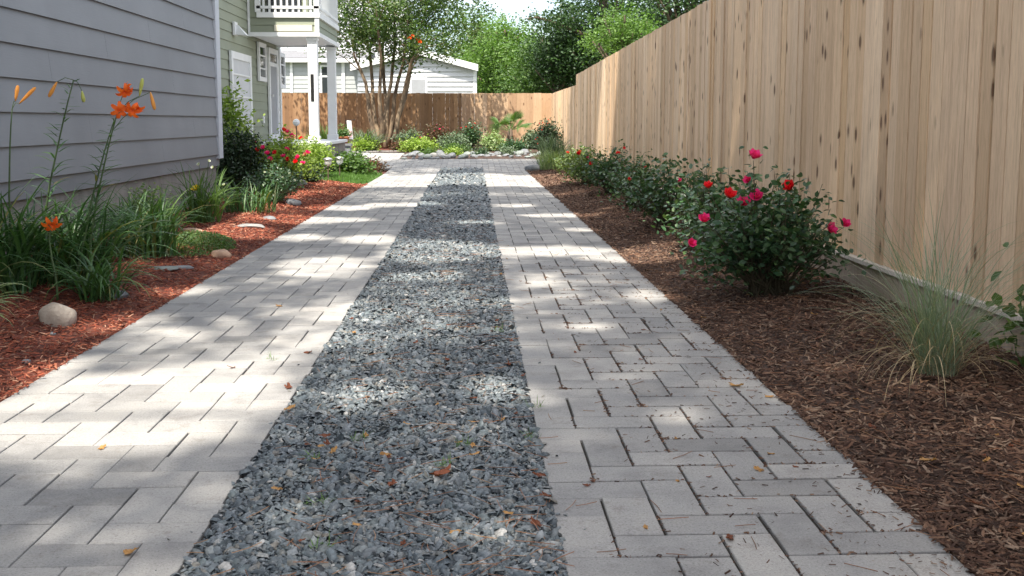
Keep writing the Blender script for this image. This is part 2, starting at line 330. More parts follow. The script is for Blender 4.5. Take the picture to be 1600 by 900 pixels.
# cross path at the far end, wider to the left where it bends round the tree bed
struct(paving('cross_path', -5.2, -1.9, YE + .02, 30.2, seed=8)); struct(paving('cross_path', -1.895, 1.75, YE + .02, 27.7, seed=9))
struct(sheet('path_bed', M['joint'], [-5.2, -1.9], yg[56:69], lambda x, y: prof(y) - .013)); struct(sheet('path_bed', M['joint'], [-1.9, 1.75], yg[56:64], lambda x, y: prof(y) - .013))
kb = MB()
for i in range(26):
    x = -4.9 + i * .115
    yy = 30.25 + .25 * math.sin((x + 3) * 1.2)
    kb.bevbox(x, x + .11, yy, yy + .16, .1, prof(yy) + .05, .006)
tag(kb.build('path_kerb', M['rock_white']), 'pale stone kerb edging the tree bed behind the cross path', 'kerb')

# beds
LB, RB = -3.42, 2.44
xl = list(np.linspace(LB, DL - .002, 26)); xr = list(np.linspace(DR + .002, RB, 22))
struct(sheet('mulch_bed', M['mulch_redbed'], xl, list(np.arange(-1, 18.9, .12)), lambda x, y: gz(x, y) + .012 * noise.noise(Vector((x * 9, y * 9, 1)))))
struct(sheet('mulch_bed', M['mulch_redbed'], list(np.linspace(-4.3, DL - .002, 20)), list(np.arange(18.86, 24.5, .15)), lambda x, y: gz(x, y) - .03))
struct(sheet('mulch_bed', M['mulch_brownbed'], xr, list(np.arange(-1, 24.5, .12)), lambda x, y: gz(x, y) + .012 * noise.noise(Vector((x * 9, y * 9, 5)))))
struct(sheet('mulch_bed', M['mulch_brownbed'], list(np.linspace(-1.9, 2.6, 20)), list(np.arange(27.75, 35.2, .4)), lambda x, y: prof(y) - .012 + .035 * sst((y - 27.75) / .8) + .04 * noise.noise(Vector((x, y, 0)))))
struct(sheet('mulch_bed', M['mulch_redbed'], list(np.linspace(-9, -1.9, 24)), list(np.arange(30.25, 35.2, .4)), lambda x, y: prof(y) + .02 + .04 * noise.noise(Vector((x, y, 0)))))
struct(sheet('mulch_bed', M['mulch_brownbed'], list(np.linspace(1.76, 2.6, 6)), list(np.arange(24.45, 28.0, .3)), lambda x, y: prof(y) + .015))

# shreds of bark
SHRED = ([(-.5, -.5, 0), (.5, -.45, 0), (.45, .5, .1), (-.5, .45, 0), (-.4, -.1, 1), (.42, .1, .8)], [(0, 1, 5, 4), (2, 3, 4, 5), (0, 4, 3), (1, 2, 5)])
def shreds(name, m, n, xf, yr, sizes, label, seed, power=1.6):
    r = np.random.default_rng(seed); y = yr[0] + (yr[1] - yr[0]) * r.random(n) ** power
    x = xf[0] + (xf[1] - xf[0]) * (r.random(n) ** 3.2 if name == 'mulch_crumbs' else r.random(n))
    if name == 'mulch_crumbs': x = np.minimum(x, DR)
    z = np.array([gz(a, q) for a, q in zip(x, y)]) + (.003 if name == 'mulch_crumbs' else .004 + .012 * r.random(n))
    far = np.clip(y / 9, 1, 2.2)
    L = r.uniform(*sizes, n) * far; W = L * r.uniform(.10, .28, n); T = np.minimum(W * .5, .006)
    rot = rots(r.normal(0, .35, n), r.normal(0, .28, n), r.uniform(0, 6.28, n))
    o = scatter(name, m, *SHRED, np.c_[x, y, z], rot, np.c_[L, W, T])
    return tag(o, label, 'mulch', kind='stuff')
shreds('bark_mulch', M['mulch_red'], 70000, (LB, DL + .015), (2.2, 18.8), (.010, .042), 'red shredded bark mulch on the left bed', 11)
shreds('bark_mulch', M['mulch_brown'], 85000, (DR - .02, RB), (2.2, 24.4), (.010, .046), 'dark brown shredded bark mulch along the wooden fence', 12)
# stray mulch bits on paver edges
shreds('mulch_crumbs', M['mulch_brown'], 1300, (DR, DR - .75), (2.3, 9), (.004, .022), 'loose mulch crumbs strewn over the right paver edge', 13)

# debris packed into the joints near the bed
r = np.random.default_rng(14); pts = []
for (a, b_, c_, d_) in JOINTS:
    for k in range(int(26 * r.random()) + 6):
        u = r.random()
        if r.random() < .5: pts.append((a + (b_ - a) * u, c_ - .003 + r.normal(0, .004)))
        else: pts.append((a - .004 + r.normal(0, .004), c_ + (d_ - c_) * u))
for _ in range(60):
    a, b_, c_, d_ = JOINTS[int(r.random() * len(JOINTS))]; cx_, cy_ = a, c_
    for k in range(14): pts.append((cx_ + r.normal(0, .012), cy_ + r.normal(0, .010)))
pts = np.array(pts); pts = pts[pts[:, 0] < DR]; n = len(pts); L = r.uniform(.004, .016, n)
tag(scatter('joint_debris', M['mulch_brown'], *SHRED, np.c_[pts, r.uniform(-.004, .002, n)], rots(r.normal(0, .2, n), r.normal(0, .2, n), r.uniform(0, 6.28, n)), np.c_[L, L * .4, L * .25]), 'dark crumbled debris packed in the joints of the right paved strip', 'debris', kind='stuff')

# gravel of slate chips
CH = ([(-.5, -.35, 0), (.1, -.5, .05), (.5, -.1, 0), (.35, .42, .05), (-.3, .5, 0), (-.38, -.25, .8), (.08, -.36, 1), (.38, -.05, .85), (.25, .32, .9), (-.22, .36, 1)],
      [(5, 6, 7, 8, 9), (0, 1, 6, 5), (1, 2, 7, 6), (2, 3, 8, 7), (3, 4, 9, 8), (4, 0, 5, 9)])
struct(sheet('gravel_base', M['gravel_bed'], [GL + .002, GR - .002], list(np.arange(-4, YE, .5)) + [YE], lambda x, y: prof(y) - .007))
n = 125000; r = np.random.default_rng(21); y = 2.2 + (YE - 2.2) * r.random(n) ** 1.75; x = r.uniform(GL + .002, GR - .002, n); q_ = r.random(n) < .0007; x = np.where(q_, np.where(r.random(n) < .5, GL - .09 * r.random(n) ** 2, GR + .09 * r.random(n) ** 2), x)
far = np.clip(y / 8, 1, 2.0); s = np.clip(r.lognormal(math.log(.0112), .5, n), .0045, .038) * far
z = np.array([prof(q) for q in y]) - .008 + r.random(n) * .012 + np.array([.006 * noise.noise(Vector((a * 3, b_ * 3, 0))) for a, b_ in zip(x, y)]); z = np.where((x < GL) | (x > GR), .001, z); s = np.where((x < GL) | (x > GR), np.minimum(s, .014), s)
rot = rots(r.normal(0, .5, n), r.normal(0, .5, n), r.uniform(0, 6.28, n)); el = r.uniform(1.0, 1.9, n)
tag(scatter('gravel', M['gravel'], *CH, np.c_[x, y, z], rot, np.c_[s * el, s / el ** .5, s * r.uniform(.18, .4, n)]), 'blue grey slate chips filling the middle strip', 'gravel', kind='stuff')

# pine needles over gravel and mulch
n = 1500; r = np.random.default_rng(23)
nd = MB()
for i in range(n):
    y = 2.3 + 12 * r.random() ** 1.8; u = r.random()
    x = (GL + (GR - GL) * r.random() ** .75) if u < .5 else (r.uniform(DR - .1, RB) if u < .88 else r.uniform(GR, DR))
    z = (gz(x, y) if x > DR else 0) + .016 + .006 * r.random(); L = r.uniform(.04, .11); a = r.uniform(0, 6.28); k = r.uniform(-.25, .25)
    if GR < x < DR: z = .004
    if GR < x < DR and r.random() < .6: continue
    p = [(x + math.cos(a + k * q) * L * q, y + math.sin(a + k * q) * L * q, z) for q in (0, .5, 1)]
    nd.tube(p, .0011, 3, False)
tag(nd.build('pine_needles', M['needle']), 'fallen reddish pine needles scattered on gravel and mulch', 'needles', kind='stuff')

# ------------------------------------------------------------------ blades, bushes, flowers
def blades(mb, base, n, L, W, lift, droop, spread=.06, seg=7, r=random, fold=.25, az=None, lw=None):
    for i in range(n):
        a = r.uniform(0, 6.283) if az is None else r.uniform(*az); l = r.uniform(*L); wd = r.uniform(*W); el = r.uniform(*lift); dr = r.uniform(*droop)
        rr = spread * math.sqrt(r.random()); q = r.uniform(0, 6.283)
        p = Vector((base[0] + rr * math.cos(q), base[1] + rr * math.sin(q), base[2])); tw = r.uniform(-.5, .5)
        n0 = len(mb.v); ground = base[2] + .012
        for k in range(seg + 1):
            t = k / seg; e = el - dr * t ** 1.5
            d = Vector((math.cos(a) * math.cos(e), math.sin(a) * math.cos(e), math.sin(e)))
            sd = Vector((-math.sin(a), math.cos(a), 0)); up = sd.cross(d); sd = (sd * math.cos(tw * t) + up * math.sin(tw * t))
            ww = wd * (.55 + .45 * math.sin(min(1, t * 2.2) * 1.57)) * (1 - t ** 3) + .0004
            z = max(p.z, ground); pp = Vector((p.x, p.y, z))
            mb.v += [tuple(pp - sd * ww * .5 + up * ww * fold), tuple(pp), tuple(pp + sd * ww * .5 + up * ww * fold)]
            if k: q0 = n0 + (k - 1) * 3; mb.f += [(q0, q0 + 1, q0 + 4, q0 + 3), (q0 + 1, q0 + 2, q0 + 5, q0 + 4)]
            p = p + d * (l / seg)
            a += r.uniform(-.05, .05)
def clump(name, x, y, label, cat, m, n, L, W, lift, droop, spread, z=None, group=None, seg=7):
    z = gz(x, y) if z is None else z
    t = empty(name, (x, y, z), label, cat, group)
    mb = MB(); blades(mb, (x, y, z), n, L, W, lift, droop, spread, seg); mb.build('foliage', m, t, True); return t
def petal_ring(mb, c, nrm, n, L, W, open_, r, curl=.6, k=4):
    nrm = Vector(nrm).normalized(); a = nrm.orthogonal().normalized(); b = nrm.cross(a)
    off = r.uniform(0, 6.28)
    for i in range(n):
        an = off + 6.283 * i / n + r.uniform(-.12, .12); rad = a * math.cos(an) + b * math.sin(an); sd = nrm.cross(rad)
        p = Vector(c); n0 = len(mb.v)
        for j in range(k + 1):
            t = j / k; e = (1.57 - open_) + 0 ; e2 = math.pi / 2 - open_ - curl * t
            d = rad * math.cos(e2) + nrm * math.sin(e2); ww = W * math.sin(math.pi * min(1, .12 + t * .88)) ** .8 + .0005
            mb.v += [tuple(p - sd * ww * .5), tuple(p + nrm * ww * -.1), tuple(p + sd * ww * .5)]
            if j: q = n0 + (j - 1) * 3; mb.f += [(q, q + 1, q + 4, q + 3), (q + 1, q + 2, q + 5, q + 4)]
            p = p + d * L / k
def rose_mesh(name, m, size, seed):
    r = random.Random(seed); mb = MB()
    for k, (nn, op) in enumerate(((4, .12), (5, .38), (6, .68), (6, 1.0))):
        petal_ring(mb, (0, 0, .002 * k), (r.uniform(-.1, .1), r.uniform(-.1, .1), 1), nn, size * (.38 + .13 * k), size * (.36 + .08 * k), op + r.uniform(-.08, .08), r, -.4)
    me = bpy.data.meshes.new(name); me.from_pydata(mb.v, [], mb.f); me.materials.append(m); me.polygons.foreach_set('use_smooth', [True] * len(me.polygons)); return me
ROSE = {'pink': rose_mesh('blossom', M['rosepink'], .05, 1), 'red': rose_mesh('blossom', M['rosered'], .05, 2),
        'yellow': rose_mesh('blossom', M['yellow'], .05, 3), 'white': rose_mesh('blossom', M['whitepetal'], .04, 4), 'orange': rose_mesh('blossom', M['orange'], .05, 5)}
def blossom(parent, p, kind, s=1.0, label=None):
    o = bpy.data.objects.new('blossom', ROSE[kind]); S.collection.objects.link(o); o.parent = parent
    o.location = Vector(p) - parent.location
    o.rotation_euler = (R(random.uniform(20, 75)), R(random.uniform(-25, 25)), R(random.uniform(-40, 40))); o.scale = (s,) * 3
    if label: o['label'] = label
    return o
def bush(name, x, y, H, RX, RY, label, leaf, nshoot=60, per=26, ls=.035, z=None, flowers=(), group=None, cane='cane', tips=0, tipkind='red', cat='shrub', low=.12, tipm=None, bare=.25):
    z = gz(x, y) if z is None else z; t = empty(name, (x, y, z), label, cat, group)
    r = random.Random(int(abs(x * 977 + y * 131)) + 5); st = MB(); pos = []; dirs = []; ends = []
    shoots = []
    for i in range(nshoot):
        a = r.uniform(0, 6.283); u = r.random() ** .6; h = H * (low + (1 - low) * (1 - u * u * r.uniform(.3, 1)) * r.uniform(.55, 1.0))
        shoots.append(Vector((x + RX * u * math.cos(a), y + RY * u * math.sin(a), z + h)))
    for f in flowers: shoots.append(Vector(f[0]) - Vector((0, 0, .01)))
    for k, e in enumerate(shoots):
        b = Vector((x + r.uniform(-.05, .05) * RX * 4, y + r.uniform(-.05, .05) * RY * 4, z)); mid = b.lerp(e, .5) + Vector(((e.x - x) * .12, (e.y - y) * .12, H * .08))
        pts = [b, b.lerp(mid, .6) + Vector((r.uniform(-.02, .02), r.uniform(-.02, .02), 0)), mid, mid.lerp(e, .55) + Vector((r.uniform(-.02, .02), r.uniform(-.02, .02), .01)), e]
        st.tube(pts, [.006 * max(.6, H), .005 * max(.6, H), .0035, .0025, .0015], 4, False); ends.append(e)
        for q in range(per):
            tt = bare + (1 - bare) * r.random() ** .75; s_ = tt * 4; i0 = min(3, int(s_)); p = pts[i0].lerp(pts[i0 + 1], s_ - i0)
            sp = ls * 1.5; p = p + Vector((r.gauss(0, sp), r.gauss(0, sp), r.gauss(0, sp * .8)))
            if p.z < z + .02: p.z = z + .02 + r.random() * .05
            pos.append(p)
    n = len(pos); g = np.random.default_rng(n)
    rot = rots(g.normal(.1, .6, n), g.normal(0, .6, n), g.uniform(0, 6.28, n))
    L6 = LEAF6 if ls > .02 and y < 12 else LEAF
    scatter('foliage', M[leaf], *L6, np.array(pos), rot, g.uniform(.65, 1.25, n) * ls * 1.25, t)
    st.build('stem', M[cane], t)
    for f in flowers: blossom(t, f[0], f[1], f[2] if len(f) > 2 else 1)
    if tips:
        for e in r.sample(ends, min(tips, len(ends))): blossom(t, e + Vector((0, 0, .02)), tipkind, r.uniform(.6, 1.0))
    return t

# ------------------------------------------------------------------ buildings
def siding(mb, o, u, n, L, z0, z1, ex, top=None, th=.022, seam=0):
    """lap boards: o origin at z=0, u along, n outward; top(s) gives the roofline height at distance s"""
    u = Vector(u).normalized(); n = Vector(n).normalized(); o = Vector(o)
    k = 0; z = z0
    while z < z1 - .01:
        zt = min(z + ex, z1); s0, s1 = 0, L
        if top:
            ss = [i * L / 200 for i in range(201) if top(i * L / 200) > z + ex * .6]
            if not ss: break
            s0, s1 = ss[0], ss[-1]
        seams = [s0, s1]
        if seam: seams = [s0] + [q_ for q_ in np.arange((k * 1.37) % 3.6, s1, 3.6) if s0 + .3 < q_ < s1 - .3] + [s1]; k += 1
        for sa, sb in zip(seams[:-1], seams[1:]):
         a, b_ = o + u * (sa + (.002 if sa > s0 else 0)), o + u * sb; jz = ((sa * 7.3) % 1 - .5) * .003 if seam else 0; jz = Vector((0, 0, jz))
         q = [a + Vector((0, 0, z)), a + n * th + Vector((0, 0, z)), b_ + n * th + Vector((0, 0, z)), b_ + Vector((0, 0, z)),
             a + Vector((0, 0, zt + .002)), a + n * .006 + Vector((0, 0, zt + .002)), b_ + n * .006 + Vector((0, 0, zt + .002)), b_ + Vector((0, 0, zt + .002))]
         mb.hexa([p_ + jz for p_ in q])
        z = zt
def roof_gable(mb, x0, x1, y0, y1, ze, zr, axis='y', th=.14, ov=.0):
    if axis == 'y':
        xm = (x0 + x1) / 2
        for sx, a in ((-1, x0 - ov), (1, x1 + ov)):
            mb.hexa([(a, y0 - .3, ze), (xm, y0 - .3, zr), (xm, y1 + .3, zr), (a, y1 + .3, ze), (a, y0 - .3, ze + th), (xm, y0 - .3, zr + th), (xm, y1 + .3, zr + th), (a, y1 + .3, ze + th)])
    else:
        ym = (y0 + y1) / 2
        for a in (y0 - ov, y1 + ov):
            mb.hexa([(x0 - .2, a, ze), (x1 + .2, a, ze), (x1 + .2, ym, zr), (x0 - .2, ym, zr), (x0 - .2, a, ze + th), (x1 + .2, a, ze + th), (x1 + .2, ym, zr + th), (x0 - .2, ym, zr + th)])
# --- blue-grey house on the left
XA, YA = -3.45, 14.75; HA = 5.0
h = empty('grey_house', (XA, YA, 0), 'blue grey house wall of lap siding on a rough stucco foundation, nearest on the left', 'house')
mb = MB(); mb.box(-12, XA - .03, -6, YA - .03, .5, HA); mb.build('wall_core', M['siding_blue'], h)
mb = MB(); siding(mb, (XA - .03, -6, 0), (0, 1, 0), (1, 0, 0), 6 + YA - .1, .655, HA, .258, th=.034, seam=1)
siding(mb, (-12, YA - .03, 0), (1, 0, 0), (0, 1, 0), 12 + XA - .08, .655, HA, .258); mb.build('wall', M['siding_blue'], h)
mb = MB(); mb.box(-12, XA - .07, -6, YA - .07, -.2, .645); mb.build('foundation', M['found'], h)
mb = MB(); mb.box(XA - .15, XA + .016, YA - .20, YA + .016, .60, HA); mb.build('corner_trim', M['trim_blue'], h)
mb = MB(); roof_gable(mb, -12.2, XA - .02, -6, YA, HA, HA + 2.6, 'y'); mb.build('roof', M['shingle'], h)
# --- sage house with porch and balcony
XB, YB0, YB1 = -4.32, 15.6, 24.3; HB = 6.0
h = empty('sage_house', (XB, YB1, 0), 'sage green house with white posted porch under a railed balcony', 'house')
mb = MB(); mb.box(-12, XB - .03, YB0 + .03, YB1 - .03, .0, HB); mb.build('wall_core', M['sage'], h)
mb = MB(); siding(mb, (XB - .03, YB0, 0), (0, 1, 0), (1, 0, 0), YB1 - YB0 - .06, .15, HB, .17); siding(mb, (-12, YB0 + .03, 0), (1, 0, 0), (0, -1, 0), 12 + XB - .05, .15, HB, .17); mb.build('wall', M['sage'], h)
mb = MB(); mb.box(XB - .1, XB + .02, YB1 - .12, YB1 + .01, 0, HB); mb.build('corner_trim', M['white'], h)
mb = MB(); roof_gable(mb, -12.2, XB, YB0, YB1, HB, HB + 2.4, 'y'); mb.build('roof', M['shingle'], h)
def yw(px): # depth on the sage wall plane for an image column
    d = ray(px, 190); return XB / d.x * d.y
def zw(py, Y, px=400): return P(px, py, Y).z
def wall_frame(px0, px1, z0, z1, name, inner, fw=.07, mull=0, panel=None):
    a, b_ = yw(px0), yw(px1)
    f = MB(); X0, X1 = XB + .0, XB + .045
    f.box(X0, X1, a, a + fw, z0, z1); f.box(X0, X1, b_ - fw, b_, z0, z1); f.box(X0, X1, a + fw, b_ - fw, z1 - fw, z1); f.box(X0, X1, a + fw, b_ - fw, z0, z0 + fw)
    w_ = MB(); w_.box(X0 - .01, X0 + .018, a + fw, b_ - fw, z0 + fw, z1 - fw)
    main = f.build(name, M['white'], h); w2 = w_.build('pane' if inner == 'glass' else 'panel', M[inner]); w2.parent = main; w2.matrix_parent_inverse = Matrix.Identity(4)
    w2.matrix_parent_inverse = main.matrix_parent_inverse.inverted() @ main.matrix_parent_inverse
    # main sits at world identity (its parent inverse cancels the empty), so the child needs no offset
    if mull:
        k = MB()
        for i in range(1, mull + 1): zz = z0 + (z1 - z0) * i / (mull + 1); k.box(X0 + .018, X1 - .006, a + fw, b_ - fw, zz - .015, zz + .015)
        w3 = k.build('muntin', M['white']); w3.parent = main
    return main
YP0, YP1, XP = 21.0, 23.85, -3.02; ZF, ZB = .70, 2.74
wall_frame(361, 392, .35, 2.36, 'garage_door', 'white_siding', .13, 4)
wall_frame(404.5, 416, 1.92, 2.70, 'window', 'glass', .09, 2)
wall_frame(436.5, 445, 1.85, 2.64, 'window', 'glass', .09, 2)
dr = wall_frame(420, 434, ZF + .01, 2.66, 'door', 'greydoor', .11)
k = MB(); a, b_ = yw(420), yw(434); k.box(XB + .019, XB + .04, a + .11, b_ - .11, 2.28, 2.36); k2 = k.build('transom_bar', M['white']); k2.parent = dr
k = MB(); k.box(XB + .0185, XB + .03, a + .13, b_ - .13, 2.38, 2.53); k2 = k.build('transom_glass', M['glass']); k2.parent = dr
k = MB(); k.lathe([(.0, -.02), (.03, -.02), (.03, .03), (.0, .03)], (XB + .05, a + .25, 1.65), 8); k2 = k.build('handle', M['silver']); k2.parent = dr
# porch slab, posts, balcony
mb = MB(); mb.box(XB + .03, XP + .12, YP0 - .1, YP1 + .5, -.1, ZF - .06); mb.build('porch_base', M['found'], h)
mb = MB(); mb.bevbox(XB + .03, XP + .17, YP0 - .15, YP1 + .55, ZF - .06, ZF, .01); mb.build('porch_floor', M['white'], h)
for k_, yy in enumerate((YP0 + .09, YP1)):
    mb = MB(); mb.box(XP - .18, XP, yy - .09, yy + .09, ZF, ZB); p = mb.build('post', M['white'], h)
    mb = MB(); mb.bevbox(XP - .20, XP + .02, yy - .11, yy + .11, ZF, ZF + .12, .01); q = mb.build('post_base', M['white']); q.parent = p
    mb = MB(); mb.box(XP - .20, XP + .02, yy - .11, yy + .11, ZB - .07, ZB - .003); q = mb.build('post_cap', M['white']); q.parent = p
    if k_ == 0:
        mb = MB(); mb.box(XP - .13, XP - .07, yy - .105, yy - .0905, 1.50, 2.02)
        q = mb.build('number_plaque', M['black']); q.parent = p; q['label'] = 'narrow dark vertical plaque on the front post'
x0, x1, y0, y1 = XB + .0, XP + .05, YP0 - .06, YP1 + .12
mb = MB(); mb.box(x0 + .03, x1 - .03, y0 + .03, y1 - .03, ZB + .08, ZB + .42); mb.build('balcony_floor', M['white'], h)
mb = MB(); siding(mb, (x0 + .0, y0 + .03, 0), (1, 0, 0), (0, -1, 0), x1 - x0 - .03, ZB + .08, ZB + .36, .14); siding(mb, (x1 - .03, y0 + .03, 0), (0, 1, 0), (1, 0, 0), y1 - y0 - .03, ZB + .08, ZB + .36, .14); mb.build('balcony_skirt', M['sage'], h)
mb = MB(); mb.box(x0 + .5, x1 - .12, y0 - .012, y0 + .004, ZB + .10, ZB + .22); mb.build('skirt_panel', M['cream'], h)
mb = MB(); mb.box(x0, x1 + .02, y0 - .02, y0 + .03, ZB - .0, ZB + .08); mb.box(x1 - .03, x1 + .02, y0 + .033, y1, ZB, ZB + .08); mb.box(x0, x1 - .033, y1 - .05, y1, ZB, ZB + .08)
mb.box(x1 - .07, x1 + .012, y0 - .012, y0 + .06, ZB + .083, ZB + .36); mb.build('balcony_trim', M['white'], h)
mb = MB(); mb.box(x0 + .01, x1 - .035, y0 + .035, y1 - .055, ZB + .03, ZB + .06); mb.build('porch_ceiling', M['white'], h)
zr = ZB + .36
mb = MB(); mb.box(x0 + .17, x1 + .03, y0 - .03, y0 + .04, zr, zr + .10); mb.box(x1 - .04, x1 + .03, y0 + .043, y1, zr, zr + .10)
mb.box(x0 + .17, x1 + .03, y0 - .03, y0 + .04, zr + .17, zr + .22); mb.box(x1 - .04, x1 + .03, y0 + .043, y1, zr + .17, zr + .22)
mb.box(x0 + .17, x1 + .03, y0 - .03, y0 + .04, zr + .98, zr + 1.05); mb.box(x1 - .04, x1 + .03, y0 + .043, y1, zr + .98, zr + 1.05)
rl = mb.build('railing', M['white'], h)
nb = int((x1 - x0 - .2) / .11)
for i in range(nb + 1):
    mb = MB(); xx = x0 + .19 + i * (x1 - x0 - .22) / nb; wd = .05 if i in (0, nb) else .018; mb.box(xx - wd, xx + wd, y0 - .01 - wd * .4, y0 + .02 + wd * .4, zr + .102, zr + (1.12 if i in (0, nb) else .978))
    q = mb.build('baluster', M['white']); q.parent = rl
for i in range(1, 25):
    mb = MB(); yy = y0 + i * (y1 - y0) / 25; mb.box(x1 - .022, x1 + .014, yy - .018, yy + .018, zr + .102, zr + .978); q = mb.build('baluster', M['white']); q.parent = rl
mb = MB(); mb.box(x0 + .04, x0 + .16, y0 + .0, y0 + .5, zr + .003, 5.6); mb.box(x0 + .04, x1 - .30, YP0 + .6, y1 - .1, zr + .003, 5.6); mb.build('upper_wall', M['sage'], h)
mb = MB(); mb.box(x0 - .005, x0 + .035, y0 - .01, y0 + .06, ZB + .083, 5.6); mb.build('corner_board', M['white'], h)
mb = MB(); mb.box(x0 + .25, x1 - .42, YP0 + .565, YP0 + .595, zr + .02, zr + 2.0); mb.build('balcony_door', M['glass'], h)
# electric meter style white hooded light on the wall
lt = empty('wall_lamp', (XB, yw(372), 2.75), 'white hooded lamp fixed high on the sage siding above the garage door', 'lamp')
Yl = yw(370); zc = P(370, 45, Yl).z
mb = MB(); mb.box(XB + .0, XB + .04, Yl - .12, Yl + .12, zc - .12, zc + .12); mb.build('back_plate', M['white'], lt)
mb = MB(); mb.hexa([(XB + .04, Yl - .1, zc - .11), (XB + .24, Yl - .13, zc - .12), (XB + .24, Yl + .13, zc - .12), (XB + .04, Yl + .1, zc - .11), (XB + .04, Yl - .06, zc + .06), (XB + .08, Yl - .05, zc + .06), (XB + .08, Yl + .05, zc + .06), (XB + .04, Yl + .06, zc + .06)]); mb.build('lamp_shade', M['white'], lt)
so = MB(); Ys = yw(411); zs = P(411, 187, Ys).z; so.bevbox(XB - .0, XB + .03, Ys - .05, Ys + .05, zs - .07, zs + .07, .01); tag(so.build('outlet_box', M['white']), 'small white weatherproof box on the sage wall left of the door', 'outlet box')

# --- white neighbour house behind the back fence
YC = 42.0
def CX(px): return P(px, 190, YC).x
def CZ(py): return P(650, py, YC).z
h = empty('white_house', (CX(650), YC, 0), 'white clapboard neighbour house with a low gable beyond the back fence', 'house')
mb = MB(); gx0, gx1, gm = CX(560), CX(744), CX(652); zE, zA = CZ(104), CZ(79)
topf = lambda s: zE + (zA - zE) * (1 - abs((gx0 + s) - gm) / (gm - gx0)) - .05 + .0 * s
siding(mb, (gx0, YC, 0), (1, 0, 0), (0, -1, 0), gx1 - gx0, .2, zA, .19, topf, th=.06)
mb.build('wall', M['white_siding'], h)
mb = MB(); mb.hexa([(gx0, YC + .01, 0), (gx1, YC + .01, 0), (gx1, YC + 7, 0), (gx0, YC + 7, 0), (gx0, YC + .01, zE - .05), (gx1, YC + .01, zE - .05), (gx1, YC + 7, zE - .05), (gx0, YC + 7, zE - .05)])
mb.add([(gx0, YC + .012, zE - .05), (gx1, YC + .012, zE - .05), (gm, YC + .012, zA - .07)], [(0, 1, 2)]); mb.build('wall_core', M['white_siding'], h)
mb = MB()
for a in (gx0 - .25, gx1 + .08):
    e = zE - .02; mb.hexa([(a, YC - .3, e), (gm, YC - .3, zA), (gm, YC + 7.2, zA), (a, YC + 7.2, e), (a, YC - .3, e + .07), (gm, YC - .3, zA + .07), (gm, YC + 7.2, zA + .07), (a, YC + 7.2, e + .07)])
mb.build('roof', M['shingle'], h)
mb = MB()
for a in (gx0 - .25, gx1 + .08):
    e = zE - .02; mb.hexa([(a, YC - .34, e - .16), (gm, YC - .34, zA - .16), (gm, YC - .302, zA - .16), (a, YC - .302, e - .16), (a, YC - .34, e + .09), (gm, YC - .34, zA + .09), (gm, YC - .302, zA + .09), (a, YC - .302, e + .09)])
mb.box(gx1 - .12, gx1 + .03, YC - .05, YC + .1, 0, zE - .02); mb.build('white_trim', M['white'], h)
mb = MB(); mb.box(CX(641), CX(668), YC - .06, YC - .024, 1.2, CZ(121)); f = mb.build('window', M['white'], h)
mb = MB(); mb.box(CX(643.5), CX(665.5), YC - .07, YC - .061, 1.26, CZ(124)); q = mb.build('pane', M['greydoor']); q.parent = f
# wing to the left, eave shade put into its grey siding colour
lx0, lx1 = CX(380), CX(572); zl = CZ(97)
mb = MB(); siding(mb, (lx0, YC + .5, 0), (1, 0, 0), (0, -1, 0), lx1 - lx0, .2, zl, .17); mb.box(lx0, lx1, YC + .51, YC + 6, 0, zl); mb.build('side_wing', M['shaded_siding'], h)
mb = MB(); mb.box(lx0, lx1, YC + .2, YC + .46, zl, CZ(91)); mb.build('eave', M['white'], h)
mb = MB(); mb.hexa([(lx0, YC + .2, CZ(91) + .003), (lx1, YC + .2, CZ(91) + .003), (lx1, YC + 5, CZ(91) + .003), (lx0, YC + 5, CZ(91) + .003), (lx0, YC + .2, CZ(90)), (lx1, YC + .2, CZ(90)), (lx1, YC + 5, CZ(66)), (lx0, YC + 5, CZ(66))]); mb.build('lean_to_roof', M['shingle'], h)
mb = MB(); siding(mb, (CX(440), YC + 4.2, 0), (1, 0, 0), (0, -1, 0), CX(628) - CX(440), CZ(80), CZ(-60), .17); mb.box(CX(440), CX(628), YC + 4.21, YC + 9, CZ(80), CZ(-60)); mb.build('upper_storey', M['white_siding'], h)
mb = MB(); mb.box(CX(430), CX(638), YC + 3.9, YC + 9.4, CZ(-60) + .003, CZ(-60) + .2); mb.build('upper_roof', M['shingle'], h)
mb = MB(); mb.box(CX(499), CX(520), YC + .43, YC + .476, 1.2, CZ(101)); mb.box(CX(452), CX(456), YC + .43, YC + .476, .2, zl - .002); mb.box(CX(533), CX(538), YC + .43, YC + .476, .2, zl - .002); f = mb.build('window', M['white'], h)
mb = MB(); mb.box(CX(502), CX(517), YC + .42, YC + .429, 1.3, CZ(120)); mb.box(CX(502), CX(517), YC + .42, YC + .429, CZ(117), CZ(104)); q = mb.build('pane', M['glass']); q.parent = f

